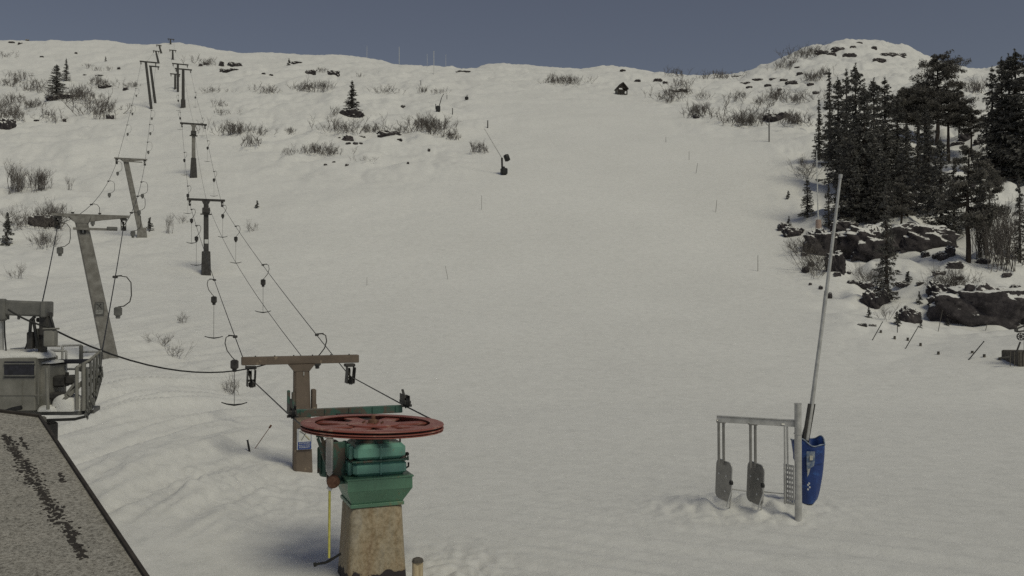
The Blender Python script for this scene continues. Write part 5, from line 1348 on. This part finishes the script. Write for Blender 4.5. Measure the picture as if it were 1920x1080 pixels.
scrub(1255, 186, 14, 10, 6, 2.6, B + 'in the thicket right of the timber hut, lower part')
scrub(1284, 168, 14, 10, 5, 2.8, B + 'in the thicket right of the timber hut, upper part')
scrub(1308, 218, 9, 8, 5, 2.6, B + 'in the lone clump beside the upper piste')
scrub(1325, 186, 12, 6, 2, 2, B + 'between the hut thicket and the snowy boulder')
scrub(1392, 234, 18, 5, 9, 3.0, B + 'in the upright dark clump at the top right of the piste')
scrub(1382, 186, 12, 6, 3, 2.2, B + 'above the upright dark clump by the piste')
scrub(1425, 200, 16, 6, 4, 2.2, B + 'beneath the summit flank, left of the snowy boulder')
scrub(1455, 190, 14, 8, 5, 2.8, B + 'on top of the snowy boulder')
scrub(1488, 232, 14, 8, 6, 2.6, B + 'right of the snowy boulder at the forest edge')
scrub(1340, 147, 26, 4, 5, 2.6, B + 'along the saddle in front of the sky')
scrub(1266, 142, 8, 2, 2, 2.6, B + 'on the ridge at the left end of the saddle')
scrub(1520, 104, 30, 6, 8, 4.2, B + 'in the dark fringe on the left shoulder of the summit')
scrub(1470, 130, 26, 10, 6, 3.4, B + 'in the scrub on the left flank of the summit')
scrub(1545, 150, 34, 12, 7, 3.0, B + 'in the scrub below the top of the summit')
scrub(1500, 185, 22, 12, 5, 2.8, B + 'at the foot of the summit left of the forest')
scrub(1512, 322, 8, 14, 4, 2.8, B + 'along the forest edge above the small piste-edge spruce')
scrub(1508, 470, 12, 14, 5, 2.2, B + 'by the humped rock at the piste edge')
scrub(1532, 512, 12, 16, 5, 2.2, B + 'below the humped rock at the piste edge')
scrub(1640, 530, 18, 6, 4, 1.8, B + 'above the row of small stones')
scrub(1856, 482, 22, 10, 7, 3.4, B + 'tall one right of the foremost pine', (3,))
scrub(1790, 542, 34, 10, 7, 2.0, B + 'on the snow above the long rock face')
scrub(1885, 500, 20, 14, 5, 3.6, B + 'tall slim one before the slim open spruce', (3, 1))
scrub(1826, 170, 10, 8, 3, 3.6, B + 'between the small pine and the dark mass at the right edge')
scrub(1660, 598, 8, 3, 1, 1.2, B + 'little one beside the stone at the slope edge')
print('shrubs', n_sh)
# ================================================================== light, sky, camera
SUN_EL, SUN_AZ = math.radians(53), math.radians(143)      # from behind the camera, to the right (azimuth clockwise from +Y)
w = bpy.data.worlds.new('World'); sc.world = w; w.use_nodes = True; t = w.node_tree
bg = t.nodes['Background']; sky = t.nodes.new('ShaderNodeTexSky'); sky.sky_type = 'NISHITA'; sky.sun_disc = False
sky.sun_elevation = SUN_EL
sky.sun_rotation = SUN_AZ
sky.air_density = 1.2; sky.dust_density = .4; sky.ozone_density = 3.0
hs = t.nodes.new('ShaderNodeHueSaturation'); hs.inputs['Saturation'].default_value = .62; hs.inputs['Hue'].default_value = .515
t.links.new(sky.outputs[0], hs.inputs['Color']); t.links.new(hs.outputs[0], bg.inputs['Color']); bg.inputs['Strength'].default_value = .050
ld = bpy.data.lights.new('sun', 'SUN'); ld.energy = 2.0; ld.angle = math.radians(22); ld.color = (1, .955, .74)
lo = bpy.data.objects.new('sun', ld); COL.objects.link(lo)
d = Vector((math.sin(SUN_AZ), math.cos(SUN_AZ), 0)) * math.cos(SUN_EL) + Vector((0, 0, math.sin(SUN_EL)))
lo.rotation_euler = d.to_track_quat('Z', 'Y').to_euler(); lo.location = (0, -10, 60)
cam = bpy.data.cameras.new('camera'); co = bpy.data.objects.new('camera', cam); COL.objects.link(co); sc.camera = co
cam.sensor_width = 36; cam.lens = 36 * F / 1920; cam.clip_end = 3000; cam.clip_start = .1
co.location = (0, 0, EYE); co.rotation_euler = (math.pi / 2 + PITCH, 0, 0)
sc.cycles.use_denoising = False
sc.view_settings.view_transform = 'Standard'; sc.view_settings.look = 'None'; sc.view_settings.exposure = -.58; sc.view_settings.gamma = 1
